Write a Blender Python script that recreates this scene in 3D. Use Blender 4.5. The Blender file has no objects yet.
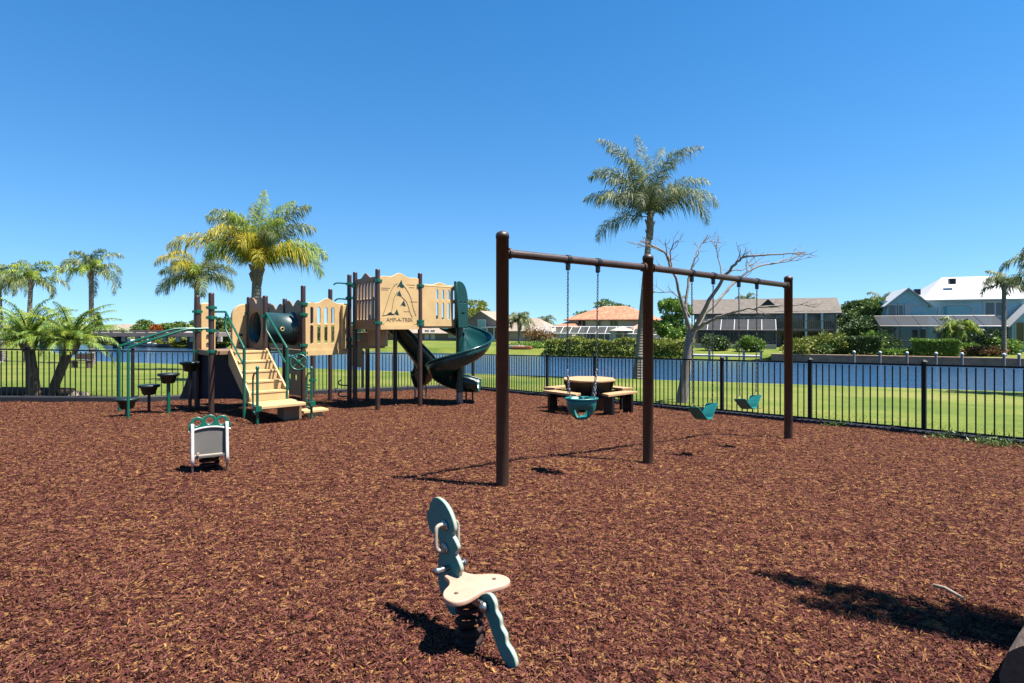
import bpy, math, random
import numpy as np
from mathutils import Vector, Matrix

S = bpy.context.scene
COL = S.collection
R = math.radians

# ------------------------------------------------------------------ camera, sky, sun, exposure
CAMZ = 1.372
FPX = 569.0
HORIZON = 324.0
cam_data = bpy.data.cameras.new('camera')
cam = bpy.data.objects.new('camera', cam_data)
COL.objects.link(cam)
cam.location = (0, 0, CAMZ)
cam.rotation_euler = (R(90), 0, 0)
cam_data.sensor_width = 36.0
cam_data.lens = 36.0 * FPX / 1024.0
cam_data.shift_y = -(341.5 - HORIZON) / 1024.0
cam_data.clip_start = 0.05
cam_data.clip_end = 6000
S.camera = cam

SUN_TO = Vector((1.15, -0.38, 2.55)).normalized()
SUN_EL = math.asin(SUN_TO.z)
SUN_AZ = math.atan2(SUN_TO.x, SUN_TO.y)
world = bpy.data.worlds.new('World')
S.world = world
world.use_nodes = True
wn = world.node_tree
wn.nodes.clear()
wo = wn.nodes.new('ShaderNodeOutputWorld')
bg = wn.nodes.new('ShaderNodeBackground')
sky = wn.nodes.new('ShaderNodeTexSky')
sky.sky_type = 'NISHITA'
sky.sun_disc = False
sky.sun_elevation = SUN_EL
sky.sun_rotation = SUN_AZ
sky.altitude = 0
sky.air_density = 1.0
sky.dust_density = 0.0
sky.ozone_density = 3.0
bg.inputs['Strength'].default_value = 0.065
# look the sky up a little above the true direction, so the horizon stays blue as in the photograph
tcw = wn.nodes.new('ShaderNodeTexCoord'); sxw = wn.nodes.new('ShaderNodeSeparateXYZ'); cxw = wn.nodes.new('ShaderNodeCombineXYZ')
maw = wn.nodes.new('ShaderNodeMath'); maw.operation = 'MULTIPLY_ADD'; maw.inputs[1].default_value = 0.737; maw.inputs[2].default_value = 0.0965
wn.links.new(tcw.outputs['Generated'], sxw.inputs[0])
wn.links.new(sxw.outputs['X'], cxw.inputs['X']); wn.links.new(sxw.outputs['Y'], cxw.inputs['Y'])
wn.links.new(sxw.outputs['Z'], maw.inputs[0]); wn.links.new(maw.outputs[0], cxw.inputs['Z'])
wn.links.new(cxw.outputs[0], sky.inputs['Vector'])
hs_ = wn.nodes.new('ShaderNodeHueSaturation')
hs_.inputs['Saturation'].default_value = 1.34
hs_.inputs['Value'].default_value = 0.93
wn.links.new(sky.outputs[0], hs_.inputs['Color'])
wn.links.new(hs_.outputs[0], bg.inputs['Color'])
wn.links.new(bg.outputs[0], wo.inputs['Surface'])

sl = bpy.data.lights.new('sun', 'SUN')
sl.energy = 5.0
sl.angle = R(0.53)
sl.color = (1.0, 0.95, 0.88)
sun = bpy.data.objects.new('sun', sl)
COL.objects.link(sun)
sun.rotation_euler = SUN_TO.to_track_quat('Z', 'Y').to_euler()
S.view_settings.view_transform = 'Standard'
S.view_settings.look = 'None'
S.view_settings.exposure = 1.64
S.view_settings.gamma = 1.0
S.view_settings.use_curve_mapping = False
try:
    S.cycles.max_bounces = 8
    S.cycles.transparent_max_bounces = 16
except Exception:
    pass

# ------------------------------------------------------------------ terrain functions
def plane_z(x, y):
    return -0.015 * x - 0.048 * y
def lawn_z(x, y):
    return max(plane_z(max(min(x, 60), -60), y), -1.8)
WATER_Z = -2.3
FAR_Z = -1.75
def near_bank(x):
    x = max(min(x, 110), -110)
    return 33 - 0.43 * x if x > -36 else 48.5 + (-36 - x) * 1.0
def far_bank(x):
    x = max(min(x, 130), -130)
    return 68.5 - 0.43 * x
def on_px(px, d):
    return (px - 512) / FPX * d
def z_px(py, d):
    return CAMZ - (py - HORIZON) * d / FPX

# ------------------------------------------------------------------ naming, hierarchy
ORG = {}
def tag(o, label=None, cat=None, group=None, kind=None):
    if label: o['label'] = label
    if cat: o['category'] = cat
    if group: o['group'] = group
    if kind: o['kind'] = kind
    return o
def empty(name, loc, label, cat, group=None):
    o = bpy.data.objects.new(name, None)
    COL.objects.link(o)
    o.location = loc
    o.empty_display_size = 0.2
    ORG[o] = Vector(loc)
    return tag(o, label, cat, group)
def link(name, me, mat, parent=None, smooth=False):
    """one mesh object; verts are given in world space and moved into the parent's space"""
    if parent is not None:
        me.transform(Matrix.Translation(-ORG[parent]))
    if mat is not None:
        ms = mat if isinstance(mat, (list, tuple)) else [mat]
        for m in ms: me.materials.append(m)
    o = bpy.data.objects.new(name, me)
    COL.objects.link(o)
    if parent is not None:
        o.parent = parent
        ORG[o] = ORG[parent]
    else:
        ORG[o] = Vector((0, 0, 0))
    return o
def rebase(o, loc):
    """put the origin of a single-mesh thing at its base"""
    loc = Vector(loc)
    o.data.transform(Matrix.Translation(-loc))
    o.location = loc
    ORG[o] = loc
    return o
def copy_tree(o, parent=None):
    c = o.copy()
    COL.objects.link(c)
    if parent is not None: c.parent = parent
    for ch in list(o.children): copy_tree(ch, c)
    return c

# ------------------------------------------------------------------ mesh collector
class MB:
    def __init__(s):
        s.v = []; s.f = []; s.mi = []; s.sm = []
    def add(s, vs, fs, mi=0, sm=False):
        b = len(s.v)
        s.v += [tuple(v) for v in vs]
        for f in fs:
            s.f.append(tuple(b + i for i in f)); s.mi.append(mi); s.sm.append(sm)
        return s
    def box(s, c, size, rz=0.0, M=None, mi=0):
        hx, hy, hz = size[0] / 2, size[1] / 2, size[2] / 2
        if M is None:
            M = Matrix.Translation(Vector(c)) @ Matrix.Rotation(rz, 4, 'Z')
        else:
            M = M @ Matrix.Translation(Vector(c))
        p = [M @ Vector((x, y, z)) for z in (-hz, hz) for (x, y) in ((-hx, -hy), (hx, -hy), (hx, hy), (-hx, hy))]
        return s.add(p, [(3, 2, 1, 0), (4, 5, 6, 7), (0, 1, 5, 4), (1, 2, 6, 5), (2, 3, 7, 6), (3, 0, 4, 7)], mi)
    def tube(s, path, rad, n=8, cap=True, closed=False, sm=True, mi=0):
        P = [Vector(p) for p in path]
        k = len(P)
        if not isinstance(rad, (list, tuple)): rad = [rad] * k
        T = []
        for i in range(k):
            if closed: t = P[(i + 1) % k] - P[(i - 1) % k]
            else: t = P[min(i + 1, k - 1)] - P[max(i - 1, 0)]
            T.append(t.normalized() if t.length > 1e-9 else Vector((0, 0, 1)))
        up = Vector((0, 0, 1)) if abs(T[0].z) < 0.9 else Vector((1, 0, 0))
        N = (up - T[0] * up.dot(T[0])).normalized()
        vs = []
        for i in range(k):
            N = (N - T[i] * N.dot(T[i]))
            N = N.normalized() if N.length > 1e-9 else T[i].orthogonal().normalized()
            B = T[i].cross(N)
            for j in range(n):
                a = 2 * math.pi * j / n
                vs.append(P[i] + (N * math.cos(a) + B * math.sin(a)) * rad[i])
        fs = []
        m = k if closed else k - 1
        for i in range(m):
            for j in range(n):
                a = i * n + j; b = i * n + (j + 1) % n
                c = ((i + 1) % k) * n + (j + 1) % n; d = ((i + 1) % k) * n + j
                fs.append((a, b, c, d))
        s.add(vs, fs, mi, sm)
        if cap and not closed:
            b = len(s.v)
            s.add(vs[:n], [tuple(reversed(range(n)))], mi)
            s.add(vs[-n:], [tuple(range(n))], mi)
        return s
    def lathe(s, c, prof, n=16, axis=(0, 0, 1), sm=True, mi=0):
        ax = Vector(axis).normalized()
        q = Vector((0, 0, 1)).rotation_difference(ax)
        c = Vector(c)
        vs = []
        for r, z in prof:
            for j in range(n):
                a = 2 * math.pi * j / n
                vs.append(c + q @ Vector((r * math.cos(a), r * math.sin(a), z)))
        fs = []
        for i in range(len(prof) - 1):
            for j in range(n):
                fs.append((i * n + j, i * n + (j + 1) % n, (i + 1) * n + (j + 1) % n, (i + 1) * n + j))
        s.add(vs, fs, mi, sm)
        s.add(vs[:n], [tuple(reversed(range(n)))], mi)
        s.add(vs[-n:], [tuple(range(n))], mi)
        return s
    def poly(s, pts, mi=0):
        return s.add(pts, [tuple(range(len(pts)))], mi)
    def mesh(s, name):
        me = bpy.data.meshes.new(name)
        me.from_pydata(s.v, [], s.f)
        me.polygons.foreach_set('material_index', s.mi)
        me.polygons.foreach_set('use_smooth', s.sm)
        me.update()
        return me
    def build(s, name, mat, parent=None, bevel=0.0):
        o = link(name, s.mesh(name), mat, parent)
        if bevel:
            md = o.modifiers.new('bevel', 'BEVEL')
            md.width = bevel; md.segments = 2; md.limit_method = 'ANGLE'; md.angle_limit = R(40)
        return o

def curve_mesh(cu, M):
    ob = bpy.data.objects.new('tmp', cu)
    COL.objects.link(ob)
    dg = bpy.context.evaluated_depsgraph_get()
    dg.update()
    me = bpy.data.meshes.new_from_object(ob.evaluated_get(dg))
    bpy.data.objects.remove(ob)
    bpy.data.curves.remove(cu)
    me.transform(M)
    return me
def frame_M(o, ex, ez):
    ex = Vector(ex).normalized(); ez = Vector(ez).normalized()
    n = ex.cross(ez).normalized()
    return Matrix(((ex.x, ez.x, n.x, o[0]), (ex.y, ez.y, n.y, o[1]), (ex.z, ez.z, n.z, o[2]), (0, 0, 0, 1)))
def plate(outlines, thick, M, bevel=0.004):
    """flat board cut to an outline (first loop) with holes (other loops)"""
    cu = bpy.data.curves.new('plate', 'CURVE')
    cu.dimensions = '2D'; cu.fill_mode = 'BOTH'
    cu.extrude = max(thick / 2 - bevel, 0.0005); cu.bevel_depth = bevel; cu.bevel_resolution = 1
    for ol in outlines:
        sp = cu.splines.new('POLY')
        sp.points.add(len(ol) - 1)
        for p, q in zip(sp.points, ol): p.co = (q[0], q[1], 0, 1)
        sp.use_cyclic_u = True
    return curve_mesh(cu, M)
def text_mesh(txt, size, M, extrude=0.002):
    cu = bpy.data.curves.new('text', 'FONT')
    cu.body = txt; cu.size = size; cu.extrude = extrude; cu.align_x = 'CENTER'; cu.align_y = 'CENTER'
    return curve_mesh(cu, M)
def join_meshes(name, mes):
    V = []; Fs = []; mi = []; sm = []
    for me in mes:
        b = len(V)
        V += [tuple(v.co) for v in me.vertices]
        for p in me.polygons:
            Fs.append(tuple(b + i for i in p.vertices)); sm.append(p.use_smooth); mi.append(0)
    out = bpy.data.meshes.new(name)
    out.from_pydata(V, [], Fs)
    out.polygons.foreach_set('use_smooth', sm)
    out.update()
    return out
def smooth_loop(pts, k=3):
    P = [Vector((p[0], p[1])) for p in pts]
    n = len(P); out = []
    for i in range(n):
        p0, p1, p2, p3 = P[i - 1], P[i], P[(i + 1) % n], P[(i + 2) % n]
        for j in range(k):
            t = j / k
            out.append(0.5 * ((2 * p1) + (p2 - p0) * t + (2 * p0 - 5 * p1 + 4 * p2 - p3) * t * t + (3 * p1 - p0 - 3 * p2 + p3) * t ** 3))
    return [(v.x, v.y) for v in out]
def smooth_path(pts, k=6):
    P = [Vector(p) for p in pts]
    out = []
    for i in range(len(P) - 1):
        p0 = P[max(i - 1, 0)]; p1 = P[i]; p2 = P[i + 1]; p3 = P[min(i + 2, len(P) - 1)]
        for j in range(k):
            t = j / k
            out.append(0.5 * ((2 * p1) + (p2 - p0) * t + (2 * p0 - 5 * p1 + 4 * p2 - p3) * t * t + (3 * p1 - p0 - 3 * p2 + p3) * t ** 3))
    out.append(P[-1])
    return out
def slot(cx, cy, w, h, n=5):
    r = w / 2; pts = []
    for i in range(n + 1):
        a = math.pi * i / n
        pts.append((cx + r * math.cos(a), cy + h / 2 - r + r * math.sin(a)))
    for i in range(n + 1):
        a = math.pi + math.pi * i / n
        pts.append((cx + r * math.cos(a), cy - h / 2 + r + r * math.sin(a)))
    return pts
def circle2(cx, cy, r, n=14):
    return [(cx + r * math.cos(2 * math.pi * i / n), cy + r * math.sin(2 * math.pi * i / n)) for i in range(n)]

# ------------------------------------------------------------------ numpy mesh (leaves, chips, blades)
def np_mesh(name, V, F):
    """V (n,3) float, F (m,k) int"""
    V = np.asarray(V, dtype=np.float32); F = np.asarray(F, dtype=np.int32)
    me = bpy.data.meshes.new(name)
    m, k = F.shape
    me.vertices.add(len(V)); me.vertices.foreach_set('co', V.ravel())
    me.loops.add(m * k); me.loops.foreach_set('vertex_index', F.ravel())
    me.polygons.add(m)
    me.polygons.foreach_set('loop_start', np.arange(0, m * k, k, dtype=np.int32))
    try: me.polygons.foreach_set('loop_total', np.full(m, k, dtype=np.int32))
    except Exception: pass
    me.update(calc_edges=True)
    return me
def unit(a):
    return a / np.maximum(np.linalg.norm(a, axis=1, keepdims=True), 1e-9)
def leaf_mesh(name, C, D, L, W, rng):
    """diamond leaves: base C, direction D, length L, width W"""
    n = len(C)
    D = unit(D)
    U = unit(np.cross(D, rng.normal(size=(n, 3))))
    L = np.asarray(L).reshape(-1, 1) * np.ones((n, 1)); W = np.asarray(W).reshape(-1, 1) * np.ones((n, 1))
    V = np.empty((n, 4, 3))
    V[:, 0] = C; V[:, 1] = C + D * L * 0.5 + U * W * 0.5; V[:, 2] = C + D * L; V[:, 3] = C + D * L * 0.5 - U * W * 0.5
    F = np.arange(n * 4).reshape(n, 4)
    return np_mesh(name, V.reshape(-1, 3), F)

# ------------------------------------------------------------------ materials
def newmat(name):
    m = bpy.data.materials.new(name); m.use_nodes = True
    nt = m.node_tree
    return m, nt, nt.nodes['Principled BSDF']
ALB = 0.54
def pmat(name, c, rough=0.5, var=0.15, scale=6.0, bump=0.0, bscale=80.0, metal=0.0, spec=0.5, stretch=None, coat=0.0, stain=0.0):
    """painted / plastic / wood / masonry: base colour broken up by two noises, fine bump"""
    m, nt, b = newmat(name)
    c = tuple(v * ALB for v in c)
    N = nt.nodes; K = nt.links
    tc = N.new('ShaderNodeTexCoord'); mp = N.new('ShaderNodeMapping')
    if stretch: mp.inputs['Scale'].default_value = stretch
    K.new(tc.outputs['Object'], mp.inputs['Vector'])
    n1 = N.new('ShaderNodeTexNoise'); n1.inputs['Scale'].default_value = scale; n1.inputs['Detail'].default_value = 6; n1.inputs['Roughness'].default_value = 0.65
    K.new(mp.outputs[0], n1.inputs['Vector'])
    cr = N.new('ShaderNodeValToRGB')
    cr.color_ramp.elements[0].position = 0.3; cr.color_ramp.elements[1].position = 0.72
    cr.color_ramp.elements[0].color = (*[x * (1 - var) for x in c], 1)
    cr.color_ramp.elements[1].color = (*[min(x * (1 + var), 1) for x in c], 1)
    K.new(n1.outputs['Fac'], cr.inputs['Fac'])
    K.new(cr.outputs['Color'], b.inputs['Base Color'])
    rr = N.new('ShaderNodeMapRange'); rr.inputs['To Min'].default_value = max(rough - 0.12, 0.02); rr.inputs['To Max'].default_value = min(rough + 0.12, 1)
    K.new(n1.outputs['Fac'], rr.inputs['Value']); K.new(rr.outputs[0], b.inputs['Roughness'])
    b.inputs['Metallic'].default_value = metal
    b.inputs['Specular IOR Level'].default_value = spec
    if coat: b.inputs['Coat Weight'].default_value = coat
    if bump:
        n2 = N.new('ShaderNodeTexNoise'); n2.inputs['Scale'].default_value = bscale; n2.inputs['Detail'].default_value = 4
        K.new(mp.outputs[0], n2.inputs['Vector'])
        bp = N.new('ShaderNodeBump'); bp.inputs['Strength'].default_value = bump; bp.inputs['Distance'].default_value = 0.01
        K.new(n2.outputs['Fac'], bp.inputs['Height']); K.new(bp.outputs[0], b.inputs['Normal'])
    return m
def ramp_island(name, stops, rough=0.7, trans=0.0, spec=0.3, noise=0.0, nscale=1.0):
    """colour picked per loose piece (chip, leaf, blade); optional translucency"""
    m, nt, b = newmat(name)
    N = nt.nodes; K = nt.links
    g = N.new('ShaderNodeNewGeometry')
    cr = N.new('ShaderNodeValToRGB')
    el = cr.color_ramp.elements
    while len(el) < len(stops): el.new(0.5)
    for e, (p, c) in zip(el, stops): e.position = p; e.color = (*c, 1)
    src = g.outputs['Random Per Island']
    if noise:
        tc = N.new('ShaderNodeTexCoord'); nz = N.new('ShaderNodeTexNoise'); nz.inputs['Scale'].default_value = nscale; nz.inputs['Detail'].default_value = 3
        K.new(tc.outputs['Object'], nz.inputs['Vector'])
        mx = N.new('ShaderNodeMix'); mx.data_type = 'FLOAT'; mx.inputs[0].default_value = noise
        K.new(src, mx.inputs[2]); K.new(nz.outputs['Fac'], mx.inputs[3]); src = mx.outputs[0]
    K.new(src, cr.inputs['Fac'])
    K.new(cr.outputs['Color'], b.inputs['Base Color'])
    b.inputs['Roughness'].default_value = rough
    b.inputs['Specular IOR Level'].default_value = spec
    if trans:
        t = N.new('ShaderNodeBsdfTranslucent'); K.new(cr.outputs['Color'], t.inputs['Color'])
        ms = N.new('ShaderNodeMixShader'); ms.inputs[0].default_value = trans
        K.new(b.outputs[0], ms.inputs[1]); K.new(t.outputs[0], ms.inputs[2])
        K.new(ms.outputs[0], nt.nodes['Material Output'].inputs['Surface'])
    return m
def glass_mat(name, c=(0.02, 0.025, 0.03)):
    m, nt, b = newmat(name)
    b.inputs['Base Color'].default_value = (*c, 1); b.inputs['Roughness'].default_value = 0.06
    b.inputs['Specular IOR Level'].default_value = 0.8
    return m
def lines_mat(name, c, axis='Z', freq=5.0, depth=0.5, rough=0.7, var=0.12, dark=0.7, wobble=0.0):
    """siding, planks, shingle courses: narrow grooves every 1/freq metres along an axis"""
    m = pmat(name, c, rough, var, 3.0)
    nt = m.node_tree; N = nt.nodes; K = nt.links; b = N['Principled BSDF']
    tc = [n for n in N if n.type == 'TEX_COORD'][0]
    sp = N.new('ShaderNodeSeparateXYZ'); K.new(tc.outputs['Object'], sp.inputs[0])
    mu = N.new('ShaderNodeMath'); mu.operation = 'MULTIPLY'; mu.inputs[1].default_value = freq; K.new(sp.outputs[axis], mu.inputs[0])
    fr = N.new('ShaderNodeMath'); fr.operation = 'FRACT'; K.new(mu.outputs[0], fr.inputs[0])
    bp = N.new('ShaderNodeBump'); bp.inputs['Strength'].default_value = depth; bp.inputs['Distance'].default_value = 0.03
    K.new(fr.outputs[0], bp.inputs['Height']); K.new(bp.outputs[0], b.inputs['Normal'])
    cr = N.new('ShaderNodeValToRGB'); cr.color_ramp.elements[0].position = 0.0; cr.color_ramp.elements[1].position = 0.16
    cr.color_ramp.elements[0].color = (dark, dark, dark, 1); cr.color_ramp.elements[1].color = (1, 1, 1, 1)
    K.new(fr.outputs[0], cr.inputs['Fac'])
    mx = N.new('ShaderNodeMix'); mx.data_type = 'RGBA'; mx.blend_type = 'MULTIPLY'; mx.inputs[0].default_value = 1.0
    old = b.inputs['Base Color'].links[0].from_socket
    K.new(old, mx.inputs[6]); K.new(cr.outputs['Color'], mx.inputs[7]); K.new(mx.outputs[2], b.inputs['Base Color'])
    return m
def tile_mat(name, c1, c2, freq=3.0, rough=0.8):
    m, nt, b = newmat(name); N = nt.nodes; K = nt.links
    tc = N.new('ShaderNodeTexCoord')
    v = N.new('ShaderNodeTexVoronoi'); v.inputs['Scale'].default_value = freq; K.new(tc.outputs['Object'], v.inputs['Vector'])
    nz = N.new('ShaderNodeTexNoise'); nz.inputs['Scale'].default_value = 0.6; K.new(tc.outputs['Object'], nz.inputs['Vector'])
    ad = N.new('ShaderNodeMix'); ad.data_type = 'FLOAT'; ad.inputs[0].default_value = 0.5
    sr = N.new('ShaderNodeSeparateColor'); K.new(v.outputs['Color'], sr.inputs[0])
    K.new(sr.outputs[0], ad.inputs[2]); K.new(nz.outputs['Fac'], ad.inputs[3])
    cr = N.new('ShaderNodeValToRGB'); cr.color_ramp.elements[0].position = 0.25; cr.color_ramp.elements[1].position = 0.75
    cr.color_ramp.elements[0].color = (*[v * ALB for v in c1], 1); cr.color_ramp.elements[1].color = (*[v * ALB for v in c2], 1)
    K.new(ad.outputs[0], cr.inputs['Fac']); K.new(cr.outputs['Color'], b.inputs['Base Color'])
    b.inputs['Roughness'].default_value = rough
    bp = N.new('ShaderNodeBump'); bp.inputs['Strength'].default_value = 0.5; bp.inputs['Distance'].default_value = 0.05
    K.new(v.outputs['Distance'], bp.inputs['Height']); K.new(bp.outputs[0], b.inputs['Normal'])
    return m

M = {}
M['post'] = pmat('post_brown', (0.062, 0.030, 0.022), 0.42, 0.22, 3.0, 0.15, 120)
M['swingpost'] = pmat('swing_post_brown', (0.070, 0.036, 0.024), 0.45, 0.3, 4.0, 0.2, 120)
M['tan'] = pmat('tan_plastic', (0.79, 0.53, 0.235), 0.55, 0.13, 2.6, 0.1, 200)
M['tan_dull'] = pmat('tan_plastic_dull', (0.56, 0.40, 0.22), 0.6, 0.14, 3.0, 0.1, 160)  # duller, darker tan for boards below and between the decks
M['brown_and_shade'] = pmat('brown_and_shaded_tan', (0.33, 0.19, 0.10), 0.55, 0.12, 2.5, 0.1, 160)  # brown parts, and tan panels with their shade put into the colour
M['green'] = pmat('green_powder_coat', (0.006, 0.135, 0.085), 0.32, 0.15, 5.0, 0.1, 150)
M['slide'] = pmat('slide_plastic', (0.007, 0.058, 0.052), 0.26, 0.14, 2.0, 0.06, 60)
M['tunnel'] = pmat('tunnel_plastic', (0.016, 0.060, 0.066), 0.4, 0.2, 5.0, 0.1, 60)
M['pod'] = pmat('pod_rubber', (0.006, 0.022, 0.021), 0.5, 0.25, 8.0, 0.2, 90)
M['navy'] = pmat('navy_panel', (0.014, 0.018, 0.038), 0.6, 0.2, 3.0, 0.1, 90)
M['black'] = pmat('black_metal', (0.008, 0.009, 0.011), 0.38, 0.25, 4.0, 0.12, 120)
M['fence'] = pmat('fence_black', (0.010, 0.011, 0.013), 0.6, 0.25, 4.0, spec=0.25)
M['border'] = pmat('border_plastic', (0.010, 0.013, 0.022), 0.75, 0.3, 5.0, 0.2, 60)
M['steel'] = pmat('galvanised_steel', (0.45, 0.45, 0.46), 0.35, 0.2, 20, 0.1, 200, metal=0.9)
M['chain'] = pmat('chain_steel', (0.10, 0.10, 0.105), 0.45, 0.3, 30, metal=0.7)
M['teal'] = pmat('teal_rubber', (0.010, 0.215, 0.20), 0.42, 0.16, 8.0, 0.12, 120)
M['teal_body'] = pmat('teal_board', (0.022, 0.27, 0.255), 0.5, 0.18, 7.0, 0.12, 180)
M['tealdark'] = pmat('dark_rubber', (0.030, 0.040, 0.036), 0.6, 0.2, 8.0, 0.15, 120)
M['core'] = pmat('pale_core', (0.50, 0.42, 0.32), 0.6, 0.2, 18.0, 0.1, 160)
M['white_metal'] = pmat('white_metal', (0.74, 0.72, 0.66), 0.35, 0.1, 14.0)
M['seat_tan'] = pmat('seat_tan', (0.70, 0.42, 0.29), 0.55, 0.12, 9.0, 0.15, 220)
M['grey_board'] = pmat('grey_board', (0.15, 0.137, 0.12), 0.6, 0.12, 6.0, 0.1, 180)
M['spring'] = pmat('spring_black', (0.040, 0.018, 0.013), 0.65, 0.3, 20.0, 0.2, 200, spec=0.2)
M['tabletop'] = pmat('recycled_board', (0.64, 0.38, 0.18), 0.6, 0.16, 4.0, 0.15, 120, stretch=(1, 6, 1))
M['concrete'] = pmat('concrete', (0.52, 0.44, 0.34), 0.85, 0.15, 1.2, 0.2, 30)
M['timber'] = pmat('timber', (0.13, 0.085, 0.055), 0.8, 0.35, 5.0, 0.4, 60, stretch=(1, 8, 8))
M['bark'] = pmat('bark', (0.17, 0.13, 0.10), 0.9, 0.4, 6.0, 0.8, 30)
M['palebark'] = pmat('pale_bark', (0.30, 0.255, 0.225), 0.85, 0.28, 6.0, 0.5, 30)
M['rock'] = pmat('rock', (0.36, 0.28, 0.21), 0.9, 0.35, 6.0, 0.6, 20)
M['chip_white'] = pmat('pale_litter', (0.62, 0.60, 0.52), 0.8, 0.2, 10)
M['stick'] = pmat('stick', (0.42, 0.33, 0.23), 0.85, 0.25, 20, 0.3, 80)

def palm_trunk_mat(name, c):
    m = pmat(name, c, 0.9, 0.3, 2.5)
    nt = m.node_tree; N = nt.nodes; K = nt.links; b = N['Principled BSDF']
    tc = [n for n in N if n.type == 'TEX_COORD'][0]
    w = N.new('ShaderNodeTexWave'); w.wave_type = 'BANDS'; w.bands_direction = 'Z'; w.inputs['Scale'].default_value = 2.2; w.inputs['Distortion'].default_value = 2.5; w.inputs['Detail'].default_value = 3
    K.new(tc.outputs['Object'], w.inputs['Vector'])
    bp = N.new('ShaderNodeBump'); bp.inputs['Strength'].default_value = 0.5; bp.inputs['Distance'].default_value = 0.04
    K.new(w.outputs['Fac'], bp.inputs['Height']); K.new(bp.outputs[0], b.inputs['Normal'])
    return m
M['palmtrunk'] = palm_trunk_mat('palm_trunk', (0.27, 0.235, 0.20))
M['palmboot'] = pmat('palm_boots', (0.24, 0.185, 0.135), 0.9, 0.4, 8.0, 0.9, 18)
M['datetrunk'] = pmat('date_palm_trunk', (0.15, 0.105, 0.075), 0.9, 0.45, 9.0, 0.9, 22)
M['frond'] = ramp_island('palm_frond', [(0.0, (0.034, 0.062, 0.022)), (0.5, (0.085, 0.118, 0.042)), (0.82, (0.17, 0.20, 0.07)), (1.0, (0.40, 0.38, 0.18))], 0.55, 0.28, 0.22)  # pale top stop paints glossy leaf highlights into the colour
M['frond_yellow'] = ramp_island('palm_frond_yellow', [(0.0, (0.10, 0.13, 0.012)), (0.5, (0.28, 0.26, 0.024)), (1.0, (0.46, 0.33, 0.035))], 0.55, 0.35, 0.22)
M['frond_lime'] = ramp_island('palm_frond_lime', [(0.0, (0.06, 0.12, 0.012)), (0.6, (0.17, 0.25, 0.025)), (1.0, (0.36, 0.36, 0.06))], 0.55, 0.35, 0.22)
M['frond_dark'] = ramp_island('palm_frond_dark', [(0.0, (0.026, 0.048, 0.020)), (0.6, (0.070, 0.098, 0.040)), (1.0, (0.26, 0.25, 0.13))], 0.55, 0.25, 0.22)
M['frond_date'] = ramp_island('date_palm_frond', [(0.0, (0.055, 0.12, 0.020)), (0.6, (0.13, 0.23, 0.04)), (0.9, (0.26, 0.33, 0.09)), (1.0, (0.45, 0.45, 0.24))], 0.55, 0.3, 0.22)
M['leaf_mid'] = ramp_island('leaf_mid', [(0, (0.040, 0.076, 0.018)), (0.6, (0.094, 0.150, 0.032)), (1, (0.17, 0.22, 0.055))], 0.5, 0.2, 0.4, 0.5, 0.6)
M['leaf_dark'] = ramp_island('leaf_dark', [(0, (0.024, 0.050, 0.015)), (0.6, (0.058, 0.098, 0.026)), (1, (0.115, 0.15, 0.045))], 0.5, 0.15, 0.4, 0.5, 0.6)
M['leaf_bright'] = ramp_island('leaf_bright', [(0, (0.06, 0.12, 0.015)), (0.6, (0.13, 0.22, 0.030)), (1, (0.24, 0.32, 0.06))], 0.5, 0.25, 0.4, 0.5, 0.8)
M['leaf_olive'] = ramp_island('leaf_olive', [(0, (0.075, 0.098, 0.014)), (0.6, (0.175, 0.20, 0.028)), (1, (0.29, 0.29, 0.06))], 0.55, 0.2, 0.3, 0.5, 0.5)
M['leaf_orange'] = ramp_island('leaf_orange', [(0, (0.16, 0.05, 0.012)), (0.6, (0.36, 0.09, 0.016)), (1, (0.42, 0.17, 0.04))], 0.5, 0.2, 0.3)
M['leaf_rust'] = ramp_island('leaf_rust', [(0, (0.10, 0.06, 0.02)), (0.6, (0.22, 0.10, 0.04)), (1, (0.10, 0.13, 0.04))], 0.6, 0.15, 0.3)
M['window'] = glass_mat('window_glass')
M['window_sky'] = glass_mat('window_glass_blue', (0.10, 0.28, 0.32))
M['frame_white'] = pmat('white_trim', (0.78, 0.78, 0.76), 0.5, 0.06, 4)

# grass, mulch, water
def grass_mat():
    m, nt, b = newmat('grass_lawn'); N = nt.nodes; K = nt.links
    tc = N.new('ShaderNodeTexCoord')
    n1 = N.new('ShaderNodeTexNoise'); n1.inputs['Scale'].default_value = 0.22; n1.inputs['Detail'].default_value = 9; n1.inputs['Roughness'].default_value = 0.7
    n2 = N.new('ShaderNodeTexNoise'); n2.inputs['Scale'].default_value = 14; n2.inputs['Detail'].default_value = 6; n2.inputs['Roughness'].default_value = 0.75
    K.new(tc.outputs['Object'], n1.inputs['Vector']); K.new(tc.outputs['Object'], n2.inputs['Vector'])
    mx = N.new('ShaderNodeMix'); mx.data_type = 'FLOAT'; mx.inputs[0].default_value = 0.5
    K.new(n1.outputs['Fac'], mx.inputs[2]); K.new(n2.outputs['Fac'], mx.inputs[3])
    cr = N.new('ShaderNodeValToRGB'); el = cr.color_ramp.elements
    el.new(0.5)
    for e, (p, c) in zip(el, [(0.38, (0.042, 0.074, 0.008)), (0.50, (0.090, 0.116, 0.014)), (0.62, (0.170, 0.154, 0.042))]): e.position = p; e.color = (*c, 1)
    K.new(mx.outputs[0], cr.inputs['Fac']); K.new(cr.outputs['Color'], b.inputs['Base Color'])
    b.inputs['Roughness'].default_value = 0.85; b.inputs['Specular IOR Level'].default_value = 0.15
    bp = N.new('ShaderNodeBump'); bp.inputs['Strength'].default_value = 0.3; bp.inputs['Distance'].default_value = 0.02
    K.new(n2.outputs['Fac'], bp.inputs['Height']); K.new(bp.outputs[0], b.inputs['Normal'])
    return m
M['grass'] = grass_mat()
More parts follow.
